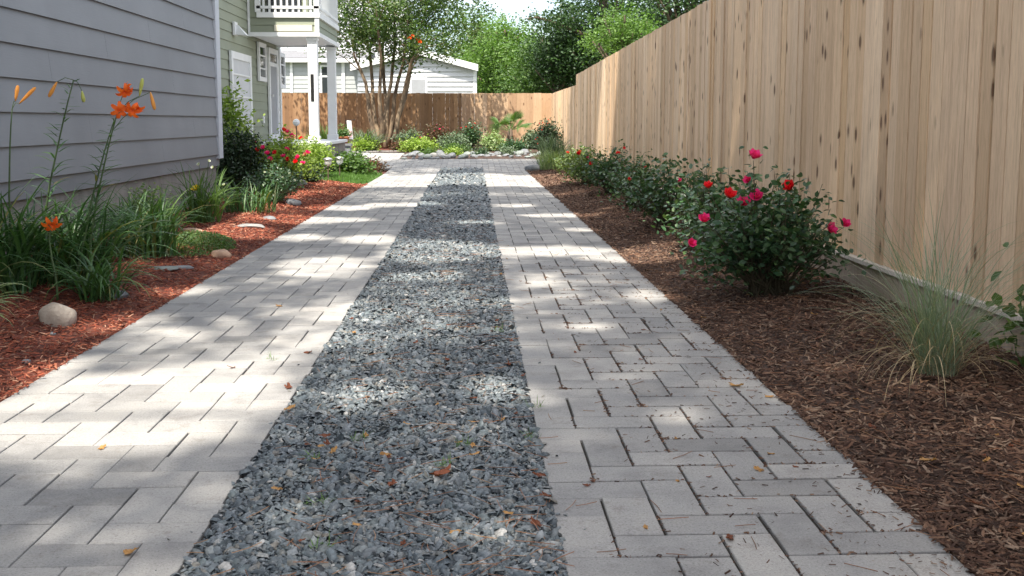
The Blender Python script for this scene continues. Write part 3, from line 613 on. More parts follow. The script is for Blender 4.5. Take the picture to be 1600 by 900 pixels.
# ------------------------------------------------------------------ fences
def board_run(mb, a, b_, zb, ztop, wb=.139, th=.019, seed=1, side=(1, 0, 0)):
    r = random.Random(seed); a = Vector(a); b_ = Vector(b_); L = (b_ - a).length; u = (b_ - a).normalized(); n = Vector(side); s = 0
    while s < L - .02:
        wv = wb * r.uniform(.97, 1.02); e = min(s + wv, L); g = (r.choice([.0016, .0022, .003, .004, .007]) if side[0] else .0006); off = r.uniform(-.005, .005); tw = r.uniform(-.006, .006)
        p, q = a + u * (s + g), a + u * (e - g); z0 = zb((p.x, p.y)) + r.uniform(-.004, .004); z1 = ztop(s) + r.uniform(-.006, .006)
        ln = u * r.uniform(-.002, .002)
        o1, o2 = n * (off + tw), n * (off - tw)
        mb.hexa([p + o1 + Vector((0, 0, z0)), q + o2 + Vector((0, 0, z0)), q + o2 + n * th + Vector((0, 0, z0)), p + o1 + n * th + Vector((0, 0, z0)),
                 p + o1 + ln + Vector((0, 0, z1)), q + o2 + ln + Vector((0, 0, z1)), q + o2 + n * th + ln + Vector((0, 0, z1)), p + o1 + n * th + ln + Vector((0, 0, z1))])
        s += wv
XFN = 2.45
h = empty('wooden_fence', (XFN, 10, 0), 'tall pale pine board fence running along the right side of the driveway', 'fence')
mb = MB(); board_run(mb, (XFN, -2, 0), (XFN, 25.0, 0), lambda p: .245 + prof(p[1]), lambda s: 2.352 - .0113 * (s - 2 - 10.87), seed=4); mb.build('boards', M['fence'], h)
mb = MB(); board_run(mb, (XFN + .034, -2.07, 0), (XFN + .034, 25.0, 0), lambda p: .26 + prof(p[1]), lambda s: 2.30 - .0113 * (s - 2 - 10.87), seed=14); mb.build('gap_shade_boards', M['fence_old'], h)  # added dark layer, only there to keep the gaps between boards dark
mb = MB(); board_run(mb, (XFN, 25.0, 0), (2.62, 35, 0), lambda p: .12 + prof(p[1]), lambda s: 1.955 + .006 * s, seed=6); q = mb.build('lower_boards', M['fence'], h)
mb = MB()
for i in range(9): mb.box(XFN - .012, XFN + .03, -2 + i * 3.0, -2 + i * 3.0 + 2.994, -.15, .215 + prof(i * 3.0 - 1))
mb.build('kick_board', M['sill'], h)
mb = MB(); mb.box(XFN - .034, XFN + .06, -2, 25, .218, .243); mb.build('base_rail', M['rail'], h)
mb = MB(); mb.box(XFN + .07, XFN + .11, -2, 25, .5, .59); mb.box(XFN + .07, XFN + .11, -2, 25, 1.25, 1.34); mb.box(XFN + .07, XFN + .11, -2, 25, 1.95, 2.04); mb.build('rails', M['fence'], h)
h = empty('wooden_fence', (0, 35, .25), 'lower orange brown board fence closing off the back of the garden', 'fence')
mb = MB(); board_run(mb, (-.34, 35, 0), (2.62, 35, 0), lambda p: .22, lambda s: 2.03, seed=9, side=(0, 1, 0)); mb.build('boards', M['fence_back'], h)
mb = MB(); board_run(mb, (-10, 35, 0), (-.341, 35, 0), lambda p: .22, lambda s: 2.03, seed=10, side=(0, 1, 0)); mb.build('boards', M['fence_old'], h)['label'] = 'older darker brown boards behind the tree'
mb = MB(); mb.box(-10, 2.62, 35.03, 35.07, .5, .59); mb.box(-10, 2.62, 35.03, 35.07, 1.6, 1.69); mb.build('rails', M['fence_back'], h)

# ------------------------------------------------------------------ rocks
def rock_obj(name, x, y, sx, sy, sz, m, label, seed, z=None, group=None, sink=.25, flat=0, cat='rock', rotz=0):
    import bmesh
    bm = bmesh.new(); bmesh.ops.create_icosphere(bm, subdivisions=3 if y < 12 else 2, radius=1); r = random.Random(seed); so = Vector((seed * 3.1, seed * 1.7, 0))
    pl = [(Vector((r.gauss(0, 1), r.gauss(0, 1), r.gauss(0, .8))).normalized(), r.uniform(.62, .88)) for _ in range(7)]
    for v in bm.verts:
        p = v.co.normalized(); k = 1 + .18 * noise.noise(p * 1.3 + so) + .06 * noise.noise(p * 4 + so); p = p * k
        for nn, d in pl:
            e = p.dot(nn) - d
            if e > 0: p = p - nn * e * .8
        v.co = p
    me = bpy.data.meshes.new(name); bm.to_mesh(me); bm.free()
    for v in me.vertices:
        v.co.x *= sx; v.co.y *= sy; v.co.z = v.co.z * sz
    me.materials.append(M[m])
    if not flat: me.polygons.foreach_set('use_smooth', [True] * len(me.polygons))
    o = link(name, me); z = gz(x, y) if z is None else z; o.location = (x, y, z + sz * (1 - 2 * sink) * .9); o.rotation_euler = (0, 0, rotz)
    return tag(o, label, cat, group)
def RG(px, py): g = G(px, py, .03); return g.x, g.y
x, y = RG(91, 502); rock_obj('boulder', x, y, .098, .085, .085, 'rock_tan', 'rounded tan boulder sitting on red mulch beside the daylilies', 1)
x, y = RG(185, 460); rock_obj('stone', x, y, .062, .05, .035, 'rock_grey', 'small speckled grey stone half sunk in red mulch', 2, flat=1)
x, y = RG(256, 419); rock_obj('stone', x, y, .12, .08, .018, 'rock_slate', 'flat greenish slate lying on mulch near the daylily clump', 3, flat=1)
x, y = RG(283, 416); rock_obj('stone', x, y, .09, .06, .018, 'rock_grey', 'flat blue grey slate just right of the greenish slate', 4, flat=1)
x, y = RG(346, 394); rock_obj('stone', x, y, .10, .07, .05, 'rock_pink', 'pinkish rock beside the low green ground cover', 5)
x, y = RG(391, 354); rock_obj('stone', x, y, .17, .12, .03, 'rock_white', 'flat pale stone lying alone on the red mulch', 6, flat=1)
x, y = RG(421, 340); rock_obj('stone', x, y, .09, .07, .03, 'rock_grey', 'small dark grey stone behind the flat pale stone', 7, flat=1)
x, y = RG(459, 320); rock_obj('stone', x, y, .11, .09, .075, 'rock_grey', 'upright light grey rock at the bed edge below white flowers', 8)
x, y = RG(468, 292); rock_obj('stone', x, y, .14, .1, .08, 'rock_white', 'white rock on bright mulch in front of the red roses', 9, flat=1)
x, y = RG(41, 553); rock_obj('stone', x, y, .025, .02, .012, 'rock_grey', 'tiny grey pebble on red mulch at the left edge', 10)
x, y = RG(82, 515); rock_obj('stone', x, y, .018, .015, .012, 'rock_grey', 'tiny dark pebble in front of the tan boulder', 14)
x, y = RG(300, 366); rock_obj('stone', x, y, .12, .06, .03, 'rock_pink', 'long pinkish stone between the yellow flower and ground cover', 15, flat=1)
r = random.Random(3); cols = ['rock_grey', 'rock_grey', 'rock_slate', 'rock_grey', 'rock_grey', 'rock_white', 'rock_grey', 'rock_slate']
ORD = 'first second third fourth fifth sixth seventh eighth ninth tenth eleventh twelfth thirteenth fourteenth fifteenth sixteenth seventeenth eighteenth nineteenth twentieth'.split()
def bc(X): return 28.0 + .35 * math.sin(X * 1.1 + .6) 
for i in range(60):
    X = -1.75 + 3.35 * (i // 3) / 19 + r.uniform(-.055, .055); Y = bc(X) + (i % 3) * .62 + r.uniform(-.26, .26); s = r.uniform(.05, .14)
    c_ = r.choice(cols)
    rock_obj('border_rock', X, Y, s * r.uniform(.9, 1.3), s * .8, s * r.uniform(.35, .8), c_, {'rock_white': 'white', 'rock_grey': 'grey', 'rock_slate': 'greenish slate', 'rock_pink': 'pinkish'}[c_] + ' rock, ' + ORD[i // 3] + ' from the left in the ' + ('front', 'middle', 'back')[i % 3] + ' row edging the rear bed', 30 + i, z=prof(Y) + .01, group='rocks edging the rear bed', flat=1)
for i, (px, py, s, c_, lb) in enumerate([(833, 264, .17, 'rock_grey', 'largest grey rock at the right end of the cross path'), (850, 258, .15, 'rock_white', 'long flat pale rock right of the largest grey rock'), (868, 255, .13, 'rock_grey', 'grey rock tucked under the blue green grass'), (845, 250, .14, 'rock_slate', 'greenish rock at the back right corner of the path')]):
    g = G(px, py, .05); rock_obj('corner_rock', g.x, g.y, s * 1.3, s, s * .6, c_, lb, 80 + i, z=prof(g.y), group='rocks at the path corner', flat=i % 2)

# ------------------------------------------------------------------ left bed planting
# big daylily mass with tiger lilies in front of the wall
def lilystalk(base, tip, label, bends=0, flowers=(), buds=(), whorl=True, leafn=42):
    t = empty('lily', base, label, 'lily'); b = Vector(base); e = Vector(tip); mid = b.lerp(e, .5) + Vector((-.02, 0, .03))
    pts = [b.lerp(mid, k / 5) if k < 5 else mid.lerp(e, (k - 5) / 5) for k in range(11)]
    pts = [p + Vector((.012 * math.sin(k * .5), 0, 0)) for k, p in enumerate(pts)]
    mb = MB(); mb.tube(pts, [.0085 - .00045 * k for k in range(11)], 6); st = mb.build('stem', M['stem'], t, True)
    if whorl:
        mb = MB()
        for k in range(leafn):
            f = .25 + .75 * k / leafn; s_ = f * 10; i0 = min(9, int(s_)); p = pts[i0].lerp(pts[i0 + 1], s_ - i0)
            Lf = .17 * (1.2 - f) + .03; blades(mb, p, 1, (Lf, Lf * 1.2), (.010, .015), (.2, .9), (.6, 1.4), .002, 5)
        mb.build('leaf', M['lf_lily'], t, True)
    for (pt, kind) in flowers:
        p = Vector(pt); mb = MB(); rr = random.Random(int(p.x * 999)); petal_ring(mb, p, (rr.uniform(-.6, .6), -.7, rr.uniform(-.8, -.1)), 6, .082, .026, .55, rr, 2.9, 8); petal_ring(mb, p + Vector((.03, .02, .02)), (rr.uniform(-.8, .8), -.4, rr.uniform(-.8, -.1)), 5, .06, .022, .4, rr, 2.9, 8); mb.build('blossom', M[kind], t, True)
        mb = MB(); mb.tube([pts[9], pts[9].lerp(p, .5) + Vector((0, 0, .015)), p], .0022, 5); mb.build('pedicel', M['stem'], t)
    for (a_, c_, kind) in buds:
        a_, c_ = Vector(a_), Vector(c_); mb = MB(); mb.tube([a_, a_.lerp(c_, .25), a_.lerp(c_, .65), a_.lerp(c_, .92), c_], [.003, .0085, .0125, .0095, .0015], 8); mb.build('bud', M[kind], t, True)
        mb = MB(); mb.tube([pts[10], pts[10].lerp(a_, .5) + Vector((0, 0, .02)), a_], .0022, 5); mb.build('pedicel', M['stem'], t)
    return t
YL = 6.6
lilystalk(G(125, 452, .04), P(186, 178, YL), 'tall leaning lily stalk carrying the open orange blossoms before the grey wall', flowers=[(P(194, 142, YL), 'orange'), (P(186, 172, YL), 'orange'), (P(208, 172, YL), 'orange')], buds=[(P(218, 150, YL), P(223, 122, YL), 'budgreen'), (P(235, 144, YL), P(242, 172, YL), 'bud')])
lilystalk(G(112, 455, .04), P(180, 192, YL + .1), 'second leafy lily stalk directly behind the stalk with open blossoms', leafn=30)
lilystalk(G(48, 450, .04), P(118, 125, YL), 'leafy lily stalk without open blossoms, between the twin buds and the orange blossoms', leafn=50, buds=[(P(89, 128, YL), P(76, 152, YL), 'bud'), (P(128, 142, YL), P(131, 160, YL), 'budgreen')])
lilystalk(G(14, 455, .04), P(22, 170, YL), 'bare lily stalk at the left edge topped by two orange buds', whorl=False, buds=[(P(24, 158, YL), P(28, 133, YL), 'bud'), (P(30, 162, YL), P(56, 136, YL), 'bud')])
lilystalk(G(90, 470, .04), P(80, 356, 6.3), 'short lily stem with one orange blossom low in the daylily leaves', whorl=False, flowers=[(P(80, 350, 6.25), 'orange')])
LLf = dict(seg=8)
clump('daylily_clump', -2.62, 6.9, 'large dark green daylily clump below the open orange blossoms', 'daylily', M['lf_lily'], 260, (.45, .85), (.014, .024), (.9, 1.5), (.9, 2.3), .24, **LLf)
clump('daylily_clump', -2.95, 6.5, 'dense daylily clump at the left edge behind the tan boulder', 'daylily', M['lf_lily'], 260, (.5, .9), (.014, .024), (.9, 1.5), (.8, 2.2), .26, **LLf)
clump('daylily_clump', -2.55, 8.3, 'daylily clump hugging the grey foundation behind the orange blossoms', 'daylily', M['lf_lily'], 160, (.4, .75), (.014, .022), (.9, 1.5), (.8, 2.1), .22, **LLf)
clump('daylily_clump', -2.28, 6.45, 'small arching daylily clump reaching toward the slate stones', 'daylily', M['lf_lily'], 90, (.3, .6), (.012, .02), (.7, 1.4), (1.2, 2.5), .12, **LLf)
clump('liriope_clump', -2.62, 5.35, 'cream striped grassy clump at the left edge in front of the tan boulder', 'liriope', M['lf_vari'], 110, (.25, .48), (.008, .014), (.6, 1.4), (1.2, 2.3), .08)
x, y = RG(222, 385); clump('daylily_clump', x, y, 'bright strappy daylily clump by the foundation left of the yellow flower', 'daylily', M['lf_mid'], 150, (.35, .62), (.014, .022), (.8, 1.5), (.7, 1.9), .2, **LLf)
bush('sedum_plant', -3.0, 9.9, .52, .28, .22, 'pale green leafy plant against the foundation behind the daylilies', 'lf_vari', 50, 26, .028, cane='stem', cat='plant')
# yellow flower clump
x, y = RG(318, 352); t = clump('daylily_clump', x, y, 'narrow leaved clump with one yellow blossom and small white heads', 'daylily', M['lf_mid'], 140, (.4, .75), (.012, .02), (.9, 1.5), (.5, 1.9), .16, **LLf)
for px, py, kd, s in ((307, 298, 'yellow', 1.7), (311, 258, 'white', .9), (333, 262, 'white', .8), (350, 290, 'white', .8), (326, 252, 'white', .7)):
    p = P(px, py, y); blossom(t, p, kd, s); mb = MB(); mb.tube([(x, y, .03), Vector((x, y, .03)).lerp(p, .6) + Vector((0, 0, .04)), p], .003, 5); mb.build('stem', M['stem'], t)
# low ground cover mat
def mat_cover(name, x, y, rx, ry, hgt, n, leaf, label, ls=.02, z=None):
    g = np.random.default_rng(int(n + abs(x) * 10)); a = g.uniform(0, 6.28, n); u = np.sqrt(g.random(n)); X = x + rx * u * np.cos(a); Y = y + ry * u * np.sin(a)
    Z = np.array([(gz(p, q) if z is None else z) for p, q in zip(X, Y)]) + g.random(n) * hgt * (1 - u ** 3) + .008
    return tag(scatter(name, M[leaf], *LEAF, np.c_[X, Y, Z], rots(g.uniform(-.2, 1.3, n), g.normal(0, .3, n), g.uniform(0, 6.28, n)), g.uniform(.7, 1.3, n) * ls), label, 'ground cover', kind='stuff')
x, y = RG(300, 385); mat_cover('ground_cover', x, y, .34, .75, .09, 6500, 'lf_mid', 'low green mat of ground cover next to the pinkish rock')
x, y = RG(390, 335); clump('daylily_clump', x, y, 'dark daylily clump right behind the yellow flower clump', 'daylily', M['lf_lily'], 120, (.25, .48), (.014, .022), (1.0, 1.5), (.6, 1.6), .3, **LLf)
x, y = RG(428, 318); t = bush('perennial_bush', x, y, .55, .42, .6, 'loose green bush with tiny white flowers under the red roses', 'lf_rose', 90, 24, .04, tips=9, tipkind='white', cat='plant')
x, y = -3.35, 15.7; bush('dark_shrub', -3.5, 16.2, 1.0, .5, .7, 'dark round evergreen shrub at the grey house corner', 'lf_dark', 120, 50, .05, cat='shrub')
bush('climbing_shrub', -4.0, 17.9, 1.75, .32, .4, 'tall lime leaved shrub climbing beside the white garage door', 'lf_lime', 60, 24, .075, cat='shrub', cane='stem', bare=.35)
x, y = -2.95, 16.6
bush('rose_bush', x, y, .95, .62, .8, 'large yellowish rose bush with many red blooms by the sage house', 'lf_lime', 110, 26, .05, tips=0, flowers=[(P(px, py, yy), 'pink' if k % 3 else 'red', 1.5) for k, (px, py, yy) in enumerate([(403, 236, 16), (412, 232, 16), (418, 241, 15.9), (431, 240, 16), (422, 250, 15.9), (448, 235, 16.2), (452, 249, 16), (466, 247, 16.2), (478, 243, 16.5), (462, 254, 16), (480, 240, 16.5), (398, 226, 16.5), (443, 205, 16.6), (450, 208, 16.6), (455, 213, 16.6), (469, 218, 16.8), (443, 246, 16), (473, 257, 16)])])
bush('lime_shrub', -2.95, 19.6, .80, .36, .5, 'bright lime green shrub behind the two path lights', 'lf_lime', 100, 36, .05, cat='shrub', cane='stem')
bush('lime_shrub', -3.6, 19.8, .80, .5, .6, 'yellow green shrub spreading below the white porch post', 'lf_lime', 90, 34, .05, cat='shrub', cane='stem')
bush('dark_shrub', -2.78, 18.2, .35, .2, .25, 'small dark shrub just behind the nearer path light', 'lf_dark', 50, 30, .04, cat='shrub')
bush('leafy_plant', -2.45, 21.6, .42, .38, .6, 'broad leaved green plant right of the path lights', 'lf_mid', 70, 26, .07, cat='plant', cane='stem')
bush('leafy_plant', -2.12, 22.9, .30, .22, .8, 'low plant with reddish leaves at the lawn tip near the path', 'lf_red', 50, 22, .05, cat='plant', cane='stem')
bush('leafy_plant', -3.1, 23.0, .42, .5, .6, 'low mixed green plant between porch and cross path', 'lf_mid', 70, 26, .06, cat='plant', cane='stem')
# lawn patch
struct(sheet('lawn', M['lawn'], list(np.linspace(-3.2, DL - .02, 8)), list(np.arange(18.9, 22.6, .2)), lambda x, y: gz(x, y) + .006))
n = 9000; g = np.random.default_rng(5); X = g.uniform(-3.0, DL - .03, n); Y = g.uniform(18.6 + .5 * 0, 22.4, n); k = Y > 19.2 + (-2.3 - X) * -.9 - .4 * g.random(n); X, Y = X[k], Y[k]; n = len(X)
tag(scatter('lawn_grass', M['lawnblade'], [(-.1, 0, 0), (.1, 0, 0), (.02, .25, 1)], [(0, 1, 2)], np.c_[X, Y, [gz(a, b_) for a, b_ in zip(X, Y)]], rots(g.normal(0, .3, n), g.normal(0, .3, n), g.uniform(0, 6.28, n)), g.uniform(.05, .09, n)), 'short bright lawn grass beside the driveway', 'grass', kind='stuff')
# solar path lights
def path_light(px, py, label):
    g = G(px, py, .02); x, y = g.x, g.y; z = gz(x, y); t = empty('path_light', (x, y, z), label, 'path light', 'solar path lights')
    mb = MB(); mb.tube([(x, y, z - .02), (x, y, z + .27)], .011, 8); mb.build('stake', M['bark'], t)
    mb = MB(); mb.lathe([(.02, .26), (.045, .275), (.062, .30), (.066, .36), (.06, .375)], (x, y, z), 14); mb.build('lens', M['lampglass'], t, True)
    mb = MB(); mb.lathe([(.085, .375), (.082, .392), (.05, .41), (.02, .42)], (x, y, z), 14); mb.build('cap', M['silver'], t, True)
path_light(513, 286, 'nearer and more leftward solar path light by the small dark shrub')
path_light(531, 281, 'farther right solar path light standing at the lawn edge')
# globe light on a stake near the porch
x, y = P(463, 190, 26).x, 26; t = empty('globe_light', (x, y, prof(y)), 'white globe light on a thin dark stake left of the white post', 'garden light')
mb = MB(); mb.tube([(x, y, prof(y)), (x, y, 1.0)], .012, 6); mb.build('stake', M['black'], t)
mb = MB(); mb.lathe([(.085 * math.sin(a), -.085 * math.cos(a)) for a in np.linspace(.05, 3.09, 10)], (x, y, 1.08), 16); mb.build('globe', M['white'], t, True)
# potted plant and little flag next to the rear post
x, y = P(537, 212, 27).x, 27; z = prof(y)
t = empty('planter_stand', (x, y, z), 'dark stone pedestal under the terracotta flower pot', 'pedestal'); mb = MB(); mb.box(x - .17, x + .17, y - .17, y + .17, z, z + .38); mb.build('column', M['rock_grey'], t)
mb = MB(); mb.bevbox(x - .2, x + .2, y - .2, y + .2, z + .383, z + .44, .01); mb.build('top_slab', M['rock_grey'], t)
t = empty('flower_pot', (x, y, z + .44), 'terracotta pot with leafy plant standing on the dark pedestal', 'flower pot'); mb = MB(); mb.lathe([(.09, .442), (.14, .58), (.155, .585), (.155, .62), (.13, .62), (.12, .6)], (x, y, z), 16); mb.build('pot', M['terracotta'], t, True)
g = np.random.default_rng(9); n = 350; pp = np.c_[g.normal(x, .1, n), g.normal(y, .1, n), z + .63 + np.abs(g.normal(0, .1, n))]
scatter('foliage', M['lf_mid'], *LEAF, pp, rots(g.normal(0, .7, n), g.normal(0, .7, n), g.uniform(0, 6.3, n)), g.uniform(.05, .09, n), t)
x, y = P(546, 200, 28.5).x, 28.5; t = empty('garden_flag', (x, y, prof(y)), 'small white and pink garden flag on a thin black stake', 'flag')
mb = MB(); mb.tube([(x - .1, y, prof(y)), (x - .1, y, 1.15), (x + .16, y, 1.15)], .008, 6); mb.build('stake', M['black'], t)
mb = MB(); mb.hexa([(x - .03, y - .03, .66), (x + .09, y + .04, .62), (x + .09, y + .046, .62), (x - .03, y - .024, .66), (x - .07, y, 1.13), (x + .05, y + .01, 1.13), (x + .05, y + .016, 1.13), (x - .07, y + .006, 1.13)]); q = mb.build('cloth', M['white'], t)
mb = MB(); mb.hexa([(x + .0, y - .04, .70), (x + .07, y - .0, .68), (x + .07, y + .004, .68), (x + .0, y - .036, .70), (x - .02, y - .022, .9), (x + .06, y + .0, .88), (x + .06, y + .004, .88), (x - .02, y - .018, .9)]); mb.build('pink_patch', M['pink'], t)

# ------------------------------------------------------------------ right bed planting
fl = [((1177, 248), 'pink', 1.5), ((1170, 283), 'pink', 1.0), ((1236, 294), 'red', 1.5), ((1138, 309), 'red', 1.5), ((1182, 310), 'pink', 1.5), ((1163, 321), 'pink', 1.6), ((1100, 346), 'pink', 1.3), ((1294, 359), 'pink', 1.4), ((1319, 352), 'pink', 1.2), ((1079, 381), 'pink', 1.0), ((1107, 294), 'red', 1.1)]
bx, by = G(1195, 462, .03)[:2]
bush('rose_bush', bx + .02, by, .84, .54, .5, 'nearest and largest rose bush, dark green with bright pink blooms, by the ornamental grass', 'lf_rose', 118, 30, .037, group='rose bushes along the wooden fence',
     flowers=[(P(a, b2, by - .25 + .3 * (i % 3 - 1) * .5), c_, s) for i, ((a, b2), c_, s) in enumerate(fl)])
specs = [(1.92, 8.4, .72, .42, .55, 'second rose bush from the front, dark and nearly without blooms', 'lf_rose', []),
         (1.92, 10.4, .76, .45, .65, 'third rose bush from the front with a single pink bloom', 'lf_rose', [(P(1060, 284, 10.1), 'pink', 1.1)]),
         (1.96, 12.8, .72, .43, .75, 'fourth rose bush from the front with small dull red blooms', 'lf_rose', [(P(985, 280, 12.4), 'red', .9), (P(1008, 262, 12.4), 'red', .8)]),
         (2.0, 15.2, .76, .38, .6, 'fifth rose bush with a tall shoot bearing red blooms against the boards', 'lf_rose', [(P(966, 241, 15), 'red', 1.2), (P(974, 232, 15), 'red', .9), (P(960, 256, 15), 'red', 1.0)]),
         (1.95, 17.6, .62, .42, .65, 'sixth rose bush from the front, sunlit yellow green with scattered red blooms', 'lf_rose_lit', [(P(925, 256, 17), 'red', 1.4), (P(903, 241, 17), 'red', 1.4), (P(928, 250, 17), 'red', 1.0), (P(917, 247, 17), 'pink', 1)]),
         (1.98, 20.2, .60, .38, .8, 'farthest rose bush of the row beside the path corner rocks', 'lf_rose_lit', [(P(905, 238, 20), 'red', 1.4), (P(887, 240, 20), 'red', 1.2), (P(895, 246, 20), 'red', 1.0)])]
for x, y, H, a, b_, lb, lf, f in specs: bush('rose_bush', x, y, H, a, b_, lb, lf, 62, 24, .042 + (y > 13) * .008, flowers=f, group='rose bushes along the wooden fence')
# ornamental grass
gx, gy = G(1462, 596, .03)[:2]; z = gz(gx, gy)
t = empty('ornamental_grass', (gx, gy, z), 'fine bladed grey green fountain grass with straw coloured lower blades', 'ornamental grass')
mb = MB(); blades(mb, (gx, gy, z), 330, (.40, .92), (.0018, .0034), (.90, 1.53), (.4, 1.8), .075, 10); mb.build('green_blades', M['grassblade'], t, True)
mb = MB(); blades(mb, (gx, gy, z), 110, (.35, .75), (.0016, .003), (.6, 1.4), (1.8, 3.4), .08, 12); mb.build('dry_blades', M['straw'], t, True)
x, y = G(1600, 560, .05)[:2]
bush('leafy_plant', 2.36, 4.3, .52, .08, .16, 'broad leaved green plant at the right edge against the fence', 'lf_mid', 9, 10, .05, cat='plant', cane='stem')
# far right: blue green grass and red flowered bush
clump('grass_clump', 1.72, 23.2, 'pale feathery grass clump at the right end of the cross path', 'grass', M['lf_vari'], 260, (.35, .62), (.008, .015), (1.0, 1.55), (.3, 1.5), .25)
clump('grass_clump', 2.0, 26.5, 'blue green grass clump behind the path corner rocks', 'grass', M['lf_sage'], 300, (.45, .8), (.012, .02), (.9, 1.55), (.4, 1.6), .3)
bush('rose_bush', 2.12, 29.5, 1.0, .45, .6, 'rose bush with dull red blooms in the rear right corner', 'lf_dark', 90, 34, .06, tips=14, tipkind='red', z=prof(29.5))
# rear bed
def rear(px, Y): return P(px, 190, Y).x
Y = 32.5
bush('rose_bush', rear(735, 31.5), 31.5, .88, .34, .3, 'upright rose bush with red blooms left of the palm', 'lf_rose', 60, 30, .055, tips=9, tipkind='red', z=prof(31.5))
bush('bronze_shrub', rear(683, 32), 32, .85, .55, .4, 'bronze leaved shrub with faint red blooms in the tree shade', 'lf_red', 60, 26, .055, tips=6, tipkind='pink', z=prof(32))
bush('lime_shrub', rear(655, 30), 30.2, .42, .55, .4, 'low yellow green shrub behind the left end of the rocks', 'lf_lime', 80, 30, .06, z=prof(30), cane='stem')
bush('sage_shrub', rear(640, 32), 32, .6, .45, .4, 'grey green shrub right of the tree trunks', 'lf_sage', 70, 30, .06, z=prof(32), cane='stem')
bush('sage_shrub', rear(707, 30.5), 30.5, .55, .5, .4, 'rounded grey green shrub in the middle of the rear bed', 'lf_sage', 80, 30, .055, z=prof(30.5), cane='stem')
bush('mid_shrub', rear(708, 29.5), 29.4, .26, .45, .25, 'low dark green mat plant overhanging the border rocks', 'lf_mid', 60, 26, .05, z=prof(29.4), cane='stem', cat='plant')
bush('sage_shrub', rear(770, 31), 31, .55, .38, .4, 'pale green shrub directly left of the palm trunk', 'lf_vari', 70, 30, .055, z=prof(31), cane='stem')
bush('dark_shrub', rear(805, 30), 30, .36, .42, .3, 'low dark green shrub in front of the palm', 'lf_rose', 70, 30, .055, z=prof(30), cane='stem')
bush('sage_shrub', rear(835, 31), 31.5, .62, .35, .4, 'silvery green shrub between the palm and the corner roses', 'lf_sage', 70, 30, .06, z=prof(31), cane='stem')
clump('agapanthus_clump', rear(570, 30.5), 30.9, 'strappy green clump at the foot of the multi stemmed tree', 'agapanthus', M['lf_sage'], 240, (.5, .9), (.02, .035), (.9, 1.5), (.7, 1.8), .3, z=prof(30.8))
bush('leafy_plant', rear(562, 29.5), 30.6, .38, .4, .3, 'bright leafy plant left of the tree bed beside the path', 'lf_lime', 50, 24, .07, z=prof(30.5), cane='stem', cat='plant')
bush('leafy_plant', rear(622, 30.5), 30.7, .3, .3, .25, 'small purple leaved plant at the left end of the border rocks', 'lf_red', 36, 20, .05, z=prof(30.7), cane='stem', cat='plant')
clump('grass_clump', rear(498, 31), 31.5, 'tall green grass clump seen between the two porch posts', 'grass', M['lf_mid'], 160, (.5, 1.0), (.015, .025), (1.1, 1.5), (.3, 1.1), .2, z=prof(31.5))
for i_, (xx, yy, lf_, lb_) in enumerate([(-1.2, 28.6, 'lf_mid', 'low green tuft among the rocks near the left end of the rear bed'), (-.5, 28.9, 'lf_lime', 'low yellow green tuft among the border rocks below the grey green shrub'), (.25, 28.7, 'lf_rose', 'low dark tuft among the border rocks in front of the palm'), (.95, 28.9, 'lf_sage', 'low grey green tuft among the border rocks near the right end')]):
    bush('leafy_plant', xx, yy, .2, .22, .2, lb_, lf_, 30, 20, .045, z=prof(yy), cane='stem', cat='plant')
# fan palm
px_, py_ = rear(797, 31.8), 31.8; z = prof(31.8); t = empty('palm', (px_, py_, z), 'small windmill palm with fan leaves before the back fence', 'palm')
mb = MB(); mb.tube([(px_, py_, z), (px_ + .01, py_, z + .3), (px_, py_, z + .62)], [.085, .10, .07], 10); mb.build('trunk', M['bark'], t, True)
r = random.Random(4)
for i in range(17):
    a = 6.283 * i / 17 * 2.4; el = r.uniform(.15, 1.2); d = Vector((math.cos(a) * math.cos(el), math.sin(a) * math.cos(el), math.sin(el))); st = Vector((px_, py_, z + .56)); L = r.uniform(.30, .46); c_ = st + d * L
    mb = MB(); mb.tube([st, c_], .008, 5); side = Vector((-math.sin(a), math.cos(a), 0)); up = side.cross(d); tw = r.uniform(-1.1, 1.1); side, up = side * math.cos(tw) + up * math.sin(tw), up * math.cos(tw) - side * math.sin(tw)
    for k in range(-8, 9):
        an = k * .145; dd = d * math.cos(an) + side * math.sin(an); l = .42 * (1 - .25 * abs(k) / 8); e = c_ + dd * l - Vector((0, 0, .05 + .04 * r.random())); m_ = c_ + dd * l * .55; sd = (side * math.cos(an) - d * math.sin(an)) * .012
        n0 = len(mb.v); mb.v += [tuple(c_), tuple(m_ - sd), tuple(m_ + up * .01), tuple(m_ + sd), tuple(e)]; mb.f += [(n0, n0 + 1, n0 + 2), (n0, n0 + 2, n0 + 3), (n0 + 1, n0 + 4, n0 + 2), (n0 + 2, n0 + 4, n0 + 3)]
    mb.build('frond', M['lf_mid'], t)

# ------------------------------------------------------------------ trees
def leaf_crown(name, m, lumps, n, ls, parent, seed, keep=None, tmpl=LEAF, hollow=.0):
    """lumps: (centre, radii). leaves gather in twig clusters through each lump's volume"""
    g = np.random.default_rng(seed); vol = np.array([l[1][0] * l[1][1] * l[1][2] for l in lumps]) ** .75; vol = vol / vol.sum(); P_ = []
    for (c, rr), v in zip(lumps, vol):
        k = max(3, int(n * v / 14)); d = g.normal(0, 1, (k, 3)); d /= np.linalg.norm(d, axis=1)[:, None]; u = g.random(k) ** .4
        cc = np.array(c) + d * u[:, None] * np.array(rr) * (1 + .25 * g.random(k))[:, None]
        q = cc[:, None, :] + g.normal(0, 1, (k, 14, 3)) * ls * 1.6
        P_.append(q.reshape(-1, 3))
    P_ = np.concatenate(P_)
    if keep is not None: P_ = P_[keep(P_)]
    k = len(P_)
    return scatter(name, m, *tmpl, P_, rots(g.normal(.2, .7, k), g.normal(0, .7, k), g.uniform(0, 6.28, k)), g.uniform(.7, 1.3, k) * ls, parent)
